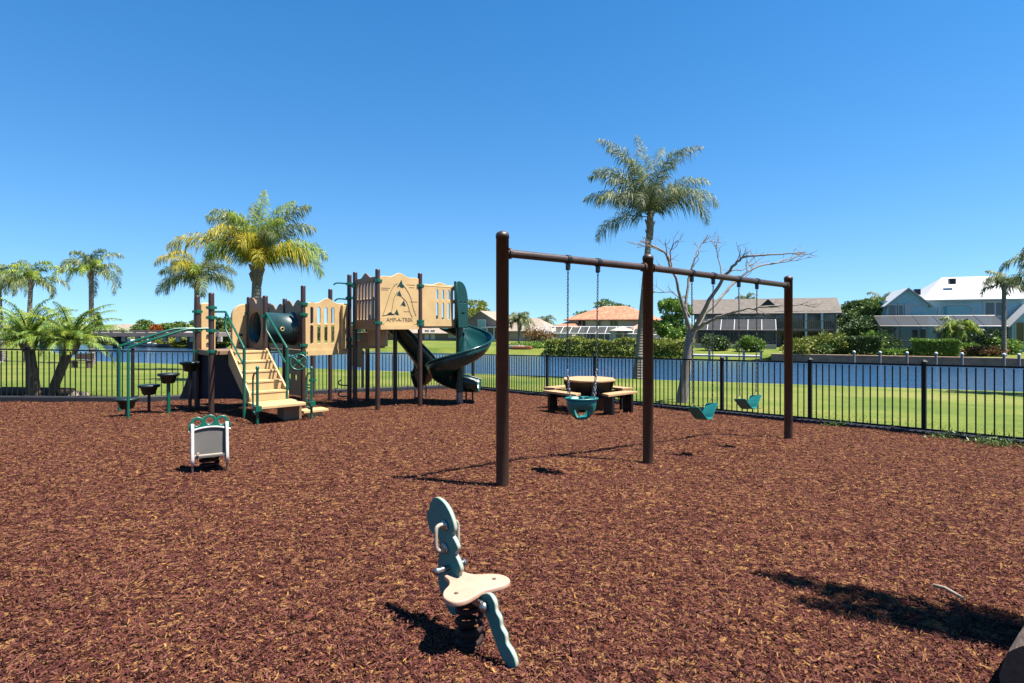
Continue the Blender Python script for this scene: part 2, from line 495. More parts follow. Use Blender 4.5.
M['blade'] = ramp_island('grass_blade', [(0, (0.062, 0.086, 0.010)), (0.5, (0.110, 0.136, 0.017)), (1, (0.19, 0.185, 0.036))], 0.7, 0.55, 0.1)
def mulch_mat():
    m, nt, b = newmat('mulch_bed'); N = nt.nodes; K = nt.links
    tc = N.new('ShaderNodeTexCoord')
    v = N.new('ShaderNodeTexVoronoi'); v.inputs['Scale'].default_value = 34; v.inputs['Randomness'].default_value = 1
    nz = N.new('ShaderNodeTexNoise'); nz.inputs['Scale'].default_value = 9; nz.inputs['Detail'].default_value = 3
    ad = N.new('ShaderNodeMix'); ad.data_type = 'VECTOR'; ad.inputs[0].default_value = 0.12
    K.new(tc.outputs['Object'], ad.inputs[4]); K.new(nz.outputs['Color'], ad.inputs[5]); K.new(nz.outputs['Color'], ad.inputs[5])
    K.new(tc.outputs['Object'], nz.inputs['Vector']); K.new(ad.outputs[1], v.inputs['Vector'])
    sr = N.new('ShaderNodeSeparateColor'); K.new(v.outputs['Color'], sr.inputs[0])
    cr = N.new('ShaderNodeValToRGB'); el = cr.color_ramp.elements
    while len(el) < 5: el.new(0.5)
    for e, (p, c) in zip(el, [(0, (0.014, 0.006, 0.004)), (0.35, (0.050, 0.016, 0.010)), (0.62, (0.085, 0.030, 0.017)), (0.85, (0.13, 0.06, 0.026)), (1.0, (0.20, 0.11, 0.038))]): e.position = p; e.color = (*c, 1)
    K.new(sr.outputs[0], cr.inputs['Fac']); K.new(cr.outputs['Color'], b.inputs['Base Color'])
    b.inputs['Roughness'].default_value = 0.9; b.inputs['Specular IOR Level'].default_value = 0.05
    bp = N.new('ShaderNodeBump'); bp.inputs['Strength'].default_value = 0.9; bp.inputs['Distance'].default_value = 0.02
    K.new(sr.outputs[1], bp.inputs['Height']); K.new(bp.outputs[0], b.inputs['Normal'])
    return m
M['mulch'] = mulch_mat()
M['chip'] = ramp_island('mulch_chip', [(0.05, (0.007, 0.003, 0.004)), (0.28, (0.038, 0.0118, 0.0108)), (0.60, (0.091, 0.0300, 0.0240)), (0.80, (0.125, 0.053, 0.038)), (0.89, (0.18, 0.088, 0.030)), (0.95, (0.35, 0.20, 0.055))], 0.85, 0, 0.06, 0.17, 0.8)
def water_mat():
    m, nt, b = newmat('canal_water'); N = nt.nodes; K = nt.links
    b.inputs['Base Color'].default_value = (0.018, 0.053, 0.108, 1)
    b.inputs['Roughness'].default_value = 0.12; b.inputs['IOR'].default_value = 1.33
    tc = N.new('ShaderNodeTexCoord'); mp = N.new('ShaderNodeMapping'); mp.inputs['Scale'].default_value = (1.0, 1.3, 1)
    K.new(tc.outputs['Object'], mp.inputs['Vector'])
    n1 = N.new('ShaderNodeTexNoise'); n1.inputs['Scale'].default_value = 0.9; n1.inputs['Detail'].default_value = 5; n1.inputs['Roughness'].default_value = 0.6
    K.new(mp.outputs[0], n1.inputs['Vector'])
    bp = N.new('ShaderNodeBump'); bp.inputs['Strength'].default_value = 0.75; bp.inputs['Distance'].default_value = 0.22
    K.new(n1.outputs['Fac'], bp.inputs['Height']); K.new(bp.outputs[0], b.inputs['Normal'])
    return m
M['water'] = water_mat()

# ================================================================== THE SETTING
mb = MB(); mb.add([(-700, 10, WATER_Z), (700, -260, WATER_Z), (700, 330, WATER_Z), (-700, 600, WATER_Z)], [(0, 1, 2, 3)])
tag(mb.build('canal_water', M['water']), kind='structure')

# fence corner points on the ground
FA = (-16.0, 12.9); FB = (-9.1, 13.65); FK = (-1.77, 20.75); FE = (10.9, 5.67)
HOLLOWS = [(0.79, 6.33, .50, .055), (2.57, 7.69, .50, .055), (3.47, 8.38, .50, .055), (-.20, 2.66, .30, .020), (-3.25, 6.25, .32, .02), (-.72, 14.7, .5, .05), (-2.9, 15.9, .5, .05), (-4.25, 10.2, .55, .035), (-7.9, 13.9, .4, .02)]
def mulch_h(x, y):
    d = 0.0
    for hx, hy, hr, hd in HOLLOWS:
        q = ((x - hx) ** 2 + (y - hy) ** 2) / (hr * hr)
        if q < 9: d += hd * math.exp(-q) - .45 * hd * math.exp(-(math.sqrt(q) - 1.5) ** 2 * 5)
    return -d + 0.030 + 0.012 * math.sin(2.1 * x + 0.7 * y) * math.sin(1.7 * y - 0.5 * x) + 0.008 * math.sin(5.3 * x + 1.0) * math.sin(4.7 * y)
def mulch_h_np(x, y):
    d = 0.0
    for hx, hy, hr, hd in HOLLOWS:
        q = ((x - hx) ** 2 + (y - hy) ** 2) / (hr * hr)
        d = d + hd * np.exp(-q) - .45 * hd * np.exp(-(np.sqrt(q) - 1.5) ** 2 * 5)
    return -d + 0.030 + 0.012 * np.sin(2.1 * x + 0.7 * y) * np.sin(1.7 * y - 0.5 * x) + 0.008 * np.sin(5.3 * x + 1.0) * np.sin(4.7 * y)
def seg_y(p, q, x):
    return p[1] + (q[1] - p[1]) * (x - p[0]) / (q[0] - p[0])
def mulch_ymax(x):
    if x < FB[0]: y = seg_y(FA, FB, x)
    elif x < FK[0]: y = seg_y(FB, FK, x)
    else: y = seg_y(FK, FE, x)
    return y
def build_ground():
    xs = [-3000, -1200, -500, -250, -160] + [-132 + 3.0 * i for i in range(38)] + [-20 + 1.0 * i for i in range(36)] + [18 + 3.0 * i for i in range(39)] + [160, 250, 500, 1200, 3000]
    rows = []
    nn = 130
    for x in xs:
        yn = near_bank(x); yf = far_bank(x); yn = min(yn, yf - 1)
        col = []
        for i in range(nn + 1):
            y = -60 + (yn + 60) * (i / nn)
            inside = -15 < x < 9.6 and y < mulch_ymax(x) - 1.6
            col.append((x, y, lawn_z(x, y) - (.16 if inside else 0)))
        col.append((x, yn + 0.05, -4.2))
        if x > 26:
            col.append((x, yf - 0.05, -4.2)); col.append((x, yf - .03, -2.4)); col.append((x, yf, FAR_Z))
        else:
            col.append((x, yf - 2.0, -3.6)); col.append((x, yf - .2, WATER_Z - .05)); col.append((x, yf + 1.2, FAR_Z))
        for q in (4, 12, 40, 120, 500, 3200):
            col.append((x, yf + q, FAR_Z + (0.25 if q > 10 else 0)))
        rows.append(col)
    k = len(rows[0]); vs = [p for c in rows for p in c]; fs = []
    for i in range(len(xs) - 1):
        for j in range(k - 1):
            fs.append((i * k + j, (i + 1) * k + j, (i + 1) * k + j + 1, i * k + j + 1))
    mb = MB(); mb.add(vs, fs)
    tag(mb.build('lawn_ground', M['grass']), kind='structure')
build_ground()
def build_mulch():
    xs = [-16 + 0.15 * i for i in range(int(26.9 / 0.15) + 1)]
    vs = []; fs = []; ny = 150
    for x in xs:
        ym = mulch_ymax(x) - 0.02
        for j in range(ny + 1):
            y = -5 + (ym + 5) * j / ny
            vs.append((x, y, plane_z(x, y) + mulch_h(x, y)))
    for i in range(len(xs) - 1):
        for j in range(ny):
            a = i * (ny + 1) + j
            fs.append((a, a + ny + 1, a + ny + 2, a + 1))
    mb = MB(); mb.add(vs, fs, 0, True)
    tag(mb.build('mulch_bed', M['mulch']), kind='structure')
build_mulch()
def gz(x, y):
    """top of the mulch"""
    return plane_z(x, y) + mulch_h(x, y)

def build_chips():
    rng = np.random.default_rng(4)
    n = 720000
    u = rng.random(n)
    d = (1.5 ** 0.6 + u * (20.5 ** 0.6 - 1.5 ** 0.6)) ** (1 / 0.6)
    x = (rng.random(n) * 2 - 1) * (1.08 * d + 0.6)
    ym = np.where(x < FB[0], FA[1] + (FB[1] - FA[1]) * (x - FA[0]) / (FB[0] - FA[0]),
         np.where(x < FK[0], FB[1] + (FK[1] - FB[1]) * (x - FB[0]) / (FK[0] - FB[0]), FK[1] + (FE[1] - FK[1]) * (x - FK[0]) / (FE[0] - FK[0])))
    ok = (d < ym - 0.10) & (x > -15.5) & (x < 10.7)
    x = x[ok]; y = d[ok]; n = len(x)
    z = -0.015 * x - 0.048 * y + mulch_h_np(x, y)
    L = 0.009 + 0.024 * rng.random(n) ** 1.8
    L[rng.random(n) < 0.03] *= 1.8
    W = L * (0.07 + 0.13 * rng.random(n)) + 0.0019
    W = W * (1 + 0.05 * y); L = L * (1 + 0.03 * y)
    a = rng.random(n) * 2 * np.pi
    t = rng.normal(size=n) * 0.30
    D = np.stack([np.cos(a) * np.cos(t), np.sin(a) * np.cos(t), np.sin(t)], 1)
    r = rng.normal(size=n) * 0.5
    Sd = np.stack([-np.sin(a) * np.cos(r), np.cos(a) * np.cos(r), np.sin(r)], 1)
    C = np.stack([x, y, z + 0.004 + rng.random(n) * 0.016], 1)
    bend = (rng.normal(size=n) * 0.12)[:, None] * L[:, None] * np.array([[0, 0, 1.0]])
    Lc = L[:, None] / 2; Wc = W[:, None] / 2
    V = np.empty((n, 6, 3))
    V[:, 0] = C - D * Lc - Sd * Wc * 0.6; V[:, 1] = C - D * Lc + Sd * Wc * 0.7
    V[:, 2] = C - Sd * Wc + bend; V[:, 3] = C + Sd * Wc + bend
    V[:, 4] = C + D * Lc - Sd * Wc * 0.7; V[:, 5] = C + D * Lc + Sd * Wc * 0.5
    b = (np.arange(n) * 6)[:, None]
    F = np.concatenate([b + np.array([[0, 2, 3, 1]]), b + np.array([[2, 4, 5, 3]])], 0)
    me = np_mesh('mulch_chips', V.reshape(-1, 3), F)
    o = link('mulch_chips', me, M['chip'])
    tag(o, 'loose reddish brown mulch chips covering the playground', 'mulch', kind='stuff')
build_chips()

def build_grass():
    rng = np.random.default_rng(9)
    n = 26000
    # strip of lawn beyond the fences, denser close to them
    x = rng.random(n) * 46 - 21
    dd = rng.random(n) ** 1.7 * 4
    ym = np.array([mulch_ymax(min(max(v, -16), 10.9)) for v in x])
    y = ym + 0.12 + dd
    ok = (np.abs(x) < 1.1 * y + 1)
    x = x[ok]; y = y[ok]; n = len(x)
    z = -0.015 * x - 0.048 * y
    a = rng.random(n) * 2 * np.pi; lean = rng.random(n) * 0.9
    D = np.stack([np.cos(a) * lean, np.sin(a) * lean, np.ones(n)], 1)
    L = 0.018 + 0.024 * rng.random(n)
    me = leaf_mesh('grass_blades', np.stack([x, y, z], 1), D, L, 0.006 + 0.008 * rng.random(n), rng)
    o = link('grass_blades', me, M['blade'])
    tag(o, 'short yellow green lawn grass beyond the black fence', 'grass', kind='stuff')
build_grass()

# concrete path on the far left of the lawn
mb = MB()
pp = [(-18.9, 21.0), (-25, 27), (-46, 52), (-56, 52), (-40, 21.5)]
mb.poly([(x, y, lawn_z(x, y) + 0.02) for x, y in pp][::-1])
tag(mb.build('concrete_path', M['concrete']), kind='structure')

# ================================================================== VEGETATION
def frond_leaflets(rng, base, az, el, length, droop, leaf_len, nleaf, width, plume, out, rach, curl=0.0):
    """out: list collecting leaflet strips (3 centre points + half width); rach: rachis path"""
    nseg = 12
    p = Vector(base); path = [p.copy()]; tang = []
    for i in range(nseg):
        s = (i + 0.5) / nseg
        e = el - droop * 1.30 * s ** 1.7
        a = az + curl * s
        t = Vector((math.cos(e) * math.cos(a), math.cos(e) * math.sin(a), math.sin(e)))
        p = p + t * (length / nseg); path.append(p.copy()); tang.append(t)
    rach.append(path)
    for i in range(nleaf):
        s = 0.10 + 0.90 * (i + rng.random() * 0.8) / nleaf
        f = min(s, 0.999) * nseg; k = int(f)
        c = path[k].lerp(path[k + 1], f - k); t = tang[k]
        side = t.cross(Vector((0, 0, 1)))
        side = side.normalized() if side.length > 1e-4 else Vector((1, 0, 0))
        upv = side.cross(t).normalized()
        prof = math.sin(math.pi * min(0.12 + 0.86 * s, 1.0)) ** 0.6
        for sg in (-1, 1):
            rot = rng.gauss(0.15, plume)
            dr = (side * sg * math.cos(rot) + upv * math.sin(rot)) * 0.85 + t * (0.45 + 0.5 * s)
            dr.normalize()
            L = leaf_len * prof * (0.8 + 0.4 * rng.random())
            m = c + dr * L * 0.48 + Vector((0, 0, -0.08 * L))
            e2 = c + dr * L * 0.74 + Vector((0, 0, -0.58 * L * (0.6 + 0.7 * rng.random())))
            out.append((c, m, e2, t, width * (0.7 + 0.6 * rng.random())))
def leaflet_mesh(name, lst):
    n = len(lst)
    V = np.empty((n, 5, 3))
    for i, (c, m, e, t, w) in enumerate(lst):
        h = t * w * 0.5
        V[i, 0] = c - h * 0.6; V[i, 1] = c + h * 0.6; V[i, 2] = m - h; V[i, 3] = m + h; V[i, 4] = e
    b = (np.arange(n) * 5)[:, None]
    F = np.concatenate([b + np.array([[0, 2, 3, 1]]), b + np.array([[2, 4, 4, 3]])], 0)
    # the last face is a triangle written as two tris
    T = np.concatenate([b + np.array([[0, 2, 3]]), b + np.array([[0, 3, 1]]), b + np.array([[2, 4, 3]])], 0)
    return np_mesh(name, V.reshape(-1, 3), T)
def palm(name, label, cat, base, top, r0, r1, L, fronds, seed, leaf_len=0.55, nleaf=70, width=0.035, plume=0.5, droop=1.5,
         mats=('frond',), boots=0.55, group=None, trunk_mat='palmtrunk', bend=(0, 0)):
    """fronds: number, or list of (azimuth deg, elevation deg, length factor, material index, droop)"""
    rng = random.Random(seed)
    base = Vector(base); top = Vector(top)
    root = empty(name, base, label, cat, group)
    mb = MB()
    H = (top - base).length
    pts = []; rad = []
    for i in range(15):
        s = i / 14
        p = base.lerp(top, s) + Vector((bend[0] * math.sin(math.pi * s), bend[1] * math.sin(math.pi * s), 0))
        if i == 0: p.z -= 0.25
        pts.append(p)
        rad.append((r0 * (1.35 - 0.35 * min(s * 8, 1))) * (1 - s) + r1 * s)
    mb.tube(pts, rad, 12, cap=True)
    mb.build('trunk', M[trunk_mat], root)
    if boots:
        mb = MB()
        mb.tube([top + Vector((0, 0, -boots * 0.9)), top + Vector((0, 0, -boots * 0.45)), top + Vector((0, 0, 0.0)), top + Vector((0, 0, boots * 0.5)), top + Vector((0, 0, boots * 0.9))], [r1 * 1.02, r1 * 1.28, r1 * 1.34, r1 * 1.0, r1 * 0.4], 10)
        for i in range(14):
            a = rng.random() * 6.28; zz = rng.uniform(-0.7, 0.4) * boots
            c = top + Vector((math.cos(a) * r1 * 1.0, math.sin(a) * r1 * 1.0, zz))
            mb.tube([c, c + Vector((math.cos(a) * r1 * 0.8, math.sin(a) * r1 * 0.8, r1 * 1.8))], [r1 * 0.35, r1 * 0.15], 5)
        mb.build('boot_collar', M['palmboot'], root)
    cb = top + Vector((0, 0, boots * 0.3))
    sets = {}; rach = []
    if isinstance(fronds, int):
        fl = []
        for i in range(fronds):
            s = i / max(fronds - 1, 1)
            fl.append((i * 137.5 + rng.uniform(-14, 14), 82 - 80 * s ** 0.85 + rng.uniform(-8, 8), rng.uniform(0.8, 1.08), 0 if len(mats) == 1 else rng.choice(range(len(mats))), droop * rng.uniform(0.8, 1.2)))
    else:
        fl = fronds
    for az, el, lf, mi, dr in fl:
        frond_leaflets(rng, cb, R(az), R(el), L * lf, dr, leaf_len, nleaf, width, plume, sets.setdefault(mi, []), rach, rng.uniform(-0.3, 0.3))
    ms = []; lst = []
    me = None
    # one crown mesh, one material slot per frond colour
    Vs = []; Fs = []; mis = []; nb = 0
    slots = sorted(sets)
    for si, mi in enumerate(slots):
        m = leaflet_mesh('x', sets[mi])
        nv = len(m.vertices); co = np.empty(nv * 3, dtype=np.float32); m.vertices.foreach_get('co', co)
        nf = len(m.polygons); ix = np.empty(nf * 3, dtype=np.int32); m.polygons.foreach_get('vertices', ix)
        Vs.append(co.reshape(-1, 3)); Fs.append(ix.reshape(-1, 3) + nb); mis += [si] * nf; nb += nv
        bpy.data.meshes.remove(m)
    me = np_mesh('crown', np.concatenate(Vs), np.concatenate(Fs))
    me.polygons.foreach_set('material_index', np.array(mis, dtype=np.int32))
    crown = link('crown', me, [M[mats[mi]] for mi in slots], root)
    mb = MB()
    for path in rach:
        mb.tube(path[::2], [0.028, 0.024, 0.019, 0.014, 0.010, 0.007, 0.004][:len(path[::2])], 5)
    mb.build('frond_stems', M['frond_lime' if 'frond_lime' in mats else 'frond'], crown)
    return root

def blob_points(rng, lobes, n, shell=0.55):
    vol = np.array([l[3] * l[4] * l[5] for l in lobes]) ** 0.75
    idx = rng.choice(len(lobes), n, p=vol / vol.sum())
    Lb = np.array(lobes)[idx]
    d = unit(rng.normal(size=(n, 3)))
    r = shell + (1 - shell) * rng.random(n) ** 0.7
    return Lb[:, :3] + d * Lb[:, 3:6] * r[:, None], d
def leafy(name, label, cat, base, lobes, n, leaf, mat, seed, trunk=None, group=None, parent=None, shell=0.45, crown_name='crown'):
    """tree or bush: crown of leaf faces through several uneven lobes, trunk with limbs to the lobes"""
    rng = np.random.default_rng(seed)
    base = Vector(base)
    root = empty(name, base, label, cat, group)
    # extra small lobes for an uneven outline
    L = list(lobes)
    for l in lobes:
        for k in range(4):
            d = unit(rng.normal(size=(1, 3)))[0]
            s = rng.uniform(0.25, 0.5)
            L.append((l[0] + d[0] * l[3] * 0.85, l[1] + d[1] * l[4] * 0.85, l[2] + abs(d[2]) * l[5] * 0.8, l[3] * s, l[4] * s, l[5] * s))
    P, d = blob_points(rng, L, n, shell)
    P = P + np.array(base)
    P[:, 2] = np.maximum(P[:, 2], base.z + 0.03)
    D = d + rng.normal(size=d.shape) * 0.7 + np.array([0, 0, 0.2])
    me = leaf_mesh(crown_name, P, D, leaf * (0.6 + 0.8 * rng.random(n)), leaf * 0.55 * (0.7 + 0.6 * rng.random(n)), rng)
    link(crown_name, me, M[mat], root)
    mb = MB()
    if trunk:
        h, r = trunk
        fork = base + Vector((0, 0, h))
        mb.tube([base + Vector((0, 0, -0.2)), base + Vector((0, 0, h * 0.5)), fork], [r * 1.3, r, r * 0.85], 8)
        for l in lobes:
            c = base + Vector(l[:3])
            mid = fork.lerp(c, 0.5) + Vector((rng.normal() * 0.1, rng.normal() * 0.1, 0.1))
            mb.tube([fork, mid, c], [r * 0.7, r * 0.45, r * 0.15], 6)
    else:
        for l in lobes:
            c = base + Vector(l[:3])
            mb.tube([Vector((c.x, c.y, base.z - 0.1)), c + Vector((0.1, 0, 0))], [0.06, 0.02], 5)
    mb.build('trunk', M['bark'], root)
    return root

# --- hero queen palm between the swings
gx, gy = on_px(637, 30.5), 30.5
palm('queen_palm', 'tall queen palm with bare grey trunk rising behind the middle swing post', 'palm tree', (gx, gy, lawn_z(gx, gy)), (on_px(650, 30.5), 30.5, z_px(223, 30.5)), 0.22, 0.15, 3.8,
     [(176, 66, 1.15, 0, 1.15), (168, 44, 1.05, 0, 0.95), (190, 8, 0.95, 0, 1.2), (215, 55, 0.9, 1, 1.9), (183, 82, 1.42, 1, 0.95), (110, 87, 1.42, 0, 0.6), (60, 85, 1.36, 0, 0.85), (6, 80, 1.40, 1, 1.0),
      (8, 62, 1.12, 0, 1.15), (0, 50, 1.12, 0, 1.55), (350, 42, 1.05, 0, 1.9), (330, 58, 0.95, 1, 1.9), (270, 66, 0.9, 1, 2.0), (250, 55, 0.85, 1, 2.1), (135, 70, 1.1, 0, 1.1), (45, 62, 1.1, 0, 1.3), (185, 52, 0.95, 0, 1.5), (290, 82, 1.15, 0, 1.2), (150, 82, 1.25, 0, 0.8), (225, 76, 1.1, 0, 1.3), (172, 74, 1.2, 0, 1.2)],
     11, leaf_len=0.92, nleaf=120, width=0.036, plume=0.8, mats=('frond', 'frond_dark'), boots=1.0)
# --- yellowing palm behind the steps
gx, gy = on_px(254, 23.0), 23.0
palm('queen_palm', 'palm with yellow lower fronds and thick trunk rising behind the tunnel', 'palm tree', (gx, gy, lawn_z(gx, gy)), (on_px(257, 23), 23, z_px(272, 23)), 0.24, 0.17, 2.9,
     [(174, 72, 1.05, 0, 0.95), (195, 70, 0.9, 0, 1.5), (186, 46, 1.3, 1, 1.25), (230, 74, 0.9, 1, 1.5), (280, 70, 0.85, 1, 1.9), (300, 55, 0.75, 1, 2.2), (330, 80, 0.95, 2, 1.3), (85, 86, 1.2, 2, 0.4), (60, 80, 1.2, 2, 0.7),
      (10, 76, 1.2, 0, 0.9), (2, 46, 1.1, 2, 1.35), (352, 38, 1.15, 2, 1.7), (345, 48, 0.95, 1, 1.7), (120, 82, 1.15, 0, 0.7), (150, 76, 1.1, 0, 0.9), (250, 82, 1.0, 2, 1.3), (20, 70, 1.1, 0, 1.2), (178, 80, 1.15, 0, 1.1), (200, 60, 0.85, 2, 1.9), (310, 74, 0.9, 0, 1.7)],
     12, leaf_len=0.78, nleaf=170, width=0.027, plume=1.0, mats=('frond', 'frond_yellow', 'frond_lime'), boots=0.6)
# --- palm at the left end of the playground frame
gx, gy = on_px(196, 33.0), 33.0
palm('queen_palm', 'slim palm with a yellow arching frond behind the leftmost brown posts', 'palm tree', (gx, gy, lawn_z(gx, gy)), (on_px(197, 33), 33, z_px(283, 33)), 0.19, 0.13, 2.9,
     [(178, 40, 0.85, 0, 1.1), (184, 12, 0.95, 0, 1.1), (172, 62, 0.8, 0, 1.2), (250, 78, 0.95, 1, 1.6), (184, 66, 1.15, 1, 1.75), (350, 66, 1.15, 1, 1.75), (270, 60, .9, 1, 2.0), (2, 45, 0.9, 0, 1.3), (355, 14, 0.9, 0, 1.1), (290, 70, 0.7, 2, 2.2), (240, 20, 0.8, 0, 1.8), (310, 10, 0.8, 0, 1.6), (90, 60, 0.9, 0, 1.4), (60, 30, 0.9, 0, 1.4), (130, 30, 0.9, 0, 1.4)],
     13, leaf_len=0.74, nleaf=120, width=0.032, plume=0.6, mats=('frond', 'frond_yellow', 'frond_lime'), boots=0.6)
# --- palms further left
def far_palm(px, d, ytop, ybase_z, L, label, seed, fr=18, **kw):
    x = on_px(px, d)
    zb = ybase_z
    return palm('queen_palm', label, 'palm tree', (x, d, zb), (on_px(px + kw.pop('lean', 0), d), d, z_px(ytop, d)), kw.pop('r0', 0.19), kw.pop('r1', 0.14), L, fr, seed, leaf_len=kw.pop('leaf_len', 0.7), nleaf=kw.pop('nleaf', 60), width=kw.pop('width', 0.055), droop=kw.pop('droop', 1.6), mats=kw.pop('mats', ('frond', 'frond_lime')), boots=kw.pop('boots', 0.5), **kw)
far_palm(92, 42, 274, lawn_z(-31, 42), 3.1, 'straight palm with full round crown left of the bridge piers', 21, 15, lean=-1)
far_palm(27, 44, 283, lawn_z(-37, 44), 2.8, 'windswept palm with drooping crown, second from the left photo edge', 22, 14, lean=4)
far_palm(2, 46, 283, lawn_z(-41, 46), 2.6, 'palm cut by the left edge of the photo', 23, 18, lean=-3)
# --- palm outside the right edge whose frond tips reach in
palm('queen_palm', 'palm on the right lawn with only frond tips showing at the photo edge', 'palm tree', (21.1, 21.5, lawn_z(21.1, 21.5)), (21.3, 21.6, 3.3), 0.2, 0.15, 2.5, 18, 24, leaf_len=0.6, nleaf=70, width=0.045, mats=('frond_dark', 'frond'), boots=0.5)
# --- palm standing outside the frame at right, seen by its shadow on the mulch
palm('queen_palm', 'palm right of the photo casting a frond shadow on the mulch', 'palm tree', (5.85, 1.6, plane_z(5.85, 1.6)), (5.72, 1.71, 4.7), 0.17, 0.12, 2.2,
     [(158, 24, 1.05, 0, 0.75), (164, 40, 1.0, 0, 1.2), (170, 20, 0.75, 0, 0.6), (200, 75, 0.9, 0, 1.2), (20, 40, 1, 0, 1.5), (-20, 30, 1, 0, 1.5), (-60, 45, 1, 0, 1.5), (60, 55, 1, 0, 1.5), (-100, 60, 0.7, 0, 1.5)],
     25, leaf_len=0.34, nleaf=100, width=0.045, plume=0.5, mats=('frond',), boots=0.3)

# --- two pygmy date palms by the left fence
def date_palm(px, py, d, topx, topy, seed, label):
    x = on_px(px, d)
    palm('date_palm', label, 'palm tree', (x, d, lawn_z(x, d)), (on_px(topx, d), d, z_px(topy, d)), 0.105, 0.115, 1.42, 38, seed, leaf_len=0.23, nleaf=64, width=0.015, plume=0.14, droop=1.05, mats=('frond_date', 'frond_lime'), boots=0.28, trunk_mat='datetrunk')
date_palm(37, 398, 14.6, 28, 342, 31, 'bushy date palm with upright stout trunk behind the left fence')
date_palm(50, 398, 14.8, 71, 345, 32, 'bushy date palm with leaning trunk behind the left fence')

# --- bare pale tree behind the belt swings
def bare_tree():
    d0 = 16.0
    x0 = on_px(682, d0)
    base = Vector((x0, d0, lawn_z(x0, d0)))
    root = empty('bare_tree', base, 'leafless pale grey tree with spreading branches behind the belt swings', 'tree')
    rng = random.Random(5)
    def P(px, py, dy=0.0):
        d = d0 + dy
        return Vector((on_px(px, d), d, z_px(py, d)))
    mb = MB()
    b0 = P(681, 404); b0.z = base.z - 0.15
    mb.tube(smooth_path([b0, P(684, 385), P(687, 360), P(689, 342), P(692, 330)], 4), [0.16] * 4 + [0.14] * 4 + [0.125] * 4 + [0.12] * 4 + [0.125], 12)
    mb.build('trunk', M['palebark'], root)
    mb = MB()
    fork = P(691, 334)
    def twig(p, dirv, L, r, depth):
        q = [p]
        for i in range(4):
            dirv = (dirv + Vector((rng.gauss(0, .22), rng.gauss(0, .22), rng.gauss(0.03, .18)))).normalized()
            q.append(q[-1] + dirv * L / 4)
        mb.tube(q, [r, r * .85, r * .7, r * .55, r * .4], 6)
        if depth > 0:
            for k in range(2):
                twig(q[rng.choice((2, 3, 4))], (dirv + Vector((rng.gauss(0, .7), rng.gauss(0, .7), rng.gauss(.1, .5)))).normalized(), L * .55, r * .5, depth - 1)
    def branch(pts, r0, r1, tw=3):
        tw += 2
        path = smooth_path([P(*p) for p in pts], 4)
        n = len(path)
        path = [p + Vector((rng.gauss(0, .012), rng.gauss(0, .012), rng.gauss(0, .012))) for p in path]
        mb.tube(path, [.74 * (r0 + (r1 - r0) * i / (n - 1)) for i in range(n)], 7)
        for k in range(tw):
            i = rng.randint(int(n * .5), n - 1)
            t = (path[min(i + 1, n - 1)] - path[max(i - 1, 0)]).normalized()
            twig(path[i], (t + Vector((rng.gauss(0, .6), rng.gauss(0, .6), rng.gauss(.25, .4)))).normalized(), rng.uniform(.25, .6), r1 * .8, 1)
        q = path[-1]; t = (path[-1] - path[-3]).normalized()
        for s in (-1, 1): twig(q, (t + Vector((0, .2 * s, .25 * s))).normalized(), .3, r1 * .9, 0)
    branch([(691, 336), (687, 318, -.1), (680, 296, -.2), (673, 272, -.3), (664, 252, -.4), (650, 245, -.5)], .085, .022, 4)
    branch([(673, 272, -.3), (668, 256, -.2), (655, 249, .1), (637, 244, .3)], .035, .012, 3)
    branch([(670, 262, -.3), (671, 250, -.5), (675, 243, -.7)], .026, .012, 2)
    branch([(690, 338), (686, 316, .3), (688, 284, .5), (692, 266, .6), (697, 252, .8), (703, 243, .9)], .070, .018, 2)
    branch([(703, 243, .9), (710, 241, 1.0), (718, 242, 1.1)], .020, .010, 1)
    branch([(692, 333), (702, 314, -.3), (712, 296, -.6), (723, 279, -.8), (735, 264, -1.0), (745, 257, -1.2), (770, 255, -1.4), (793, 253, -1.5)], .088, .018, 5)
    branch([(723, 279, -.8), (719, 262, -.6), (716, 247, -.5)], .030, .012, 2)
    branch([(692, 334), (706, 313, .3), (722, 296, .5), (732, 285, .7), (753, 269, .9), (778, 262, 1.1), (799, 256, 1.3)], .078, .018, 4)
    branch([(770, 264, 1.0), (785, 262, .8), (806, 258, .7)], .026, .010, 2)
    branch([(693, 331), (704, 324, -.5), (717, 318, -.8), (734, 312, -1.1), (754, 308, -1.3), (776, 306, -1.5), (806, 305, -1.6)], .072, .014, 4)
    branch([(690, 318, 0), (684, 304, .1), (674, 293, .2), (656, 292, .3)], .034, .012, 3)
    branch([(728, 272, -.9), (745, 268, -.9), (760, 262, -.7)], .024, .010, 2)
    mb.build('branches', M['palebark'], root)
bare_tree()

# ================================================================== FAR BANK: HOUSES, SEAWALL, HEDGES
TH = R(-23.3)
EX = Vector((math.cos(TH), math.sin(TH), 0)); EY = Vector((-math.sin(TH), math.cos(TH), 0))
BROWN_WALL = lines_mat('grey_siding', (0.36, 0.335, 0.325), 'Z', 5.0, 0.4)
PALE_WALL = pmat('pale_stucco', (0.62, 0.55, 0.45), 0.8, 0.08, 1.5, 0.15, 30)
CREAM_WALL = pmat('cream_stucco', (0.70, 0.62, 0.50), 0.8, 0.08, 1.5, 0.15, 30)
TEAL_WALL = lines_mat('teal_siding', (0.56, 0.86, 0.92), 'Z', 5.5, 0.4)
BROWNGREY = lines_mat('brown_grey_siding', (0.27, 0.22, 0.20), 'Z', 5.0, 0.4)
WHITE_ROOF = lines_mat('white_metal_roof', (0.80, 0.79, 0.76), 'X', 2.2, 0.4, 0.45, 0.05, 0.85)
TILE_ROOF = tile_mat('orange_tile_roof', (0.42, 0.15, 0.07), (0.62, 0.29, 0.15), 2.5)
SHINGLE = tile_mat('grey_brown_shingle', (0.135, 0.11, 0.085), (0.20, 0.165, 0.13), 3.5)
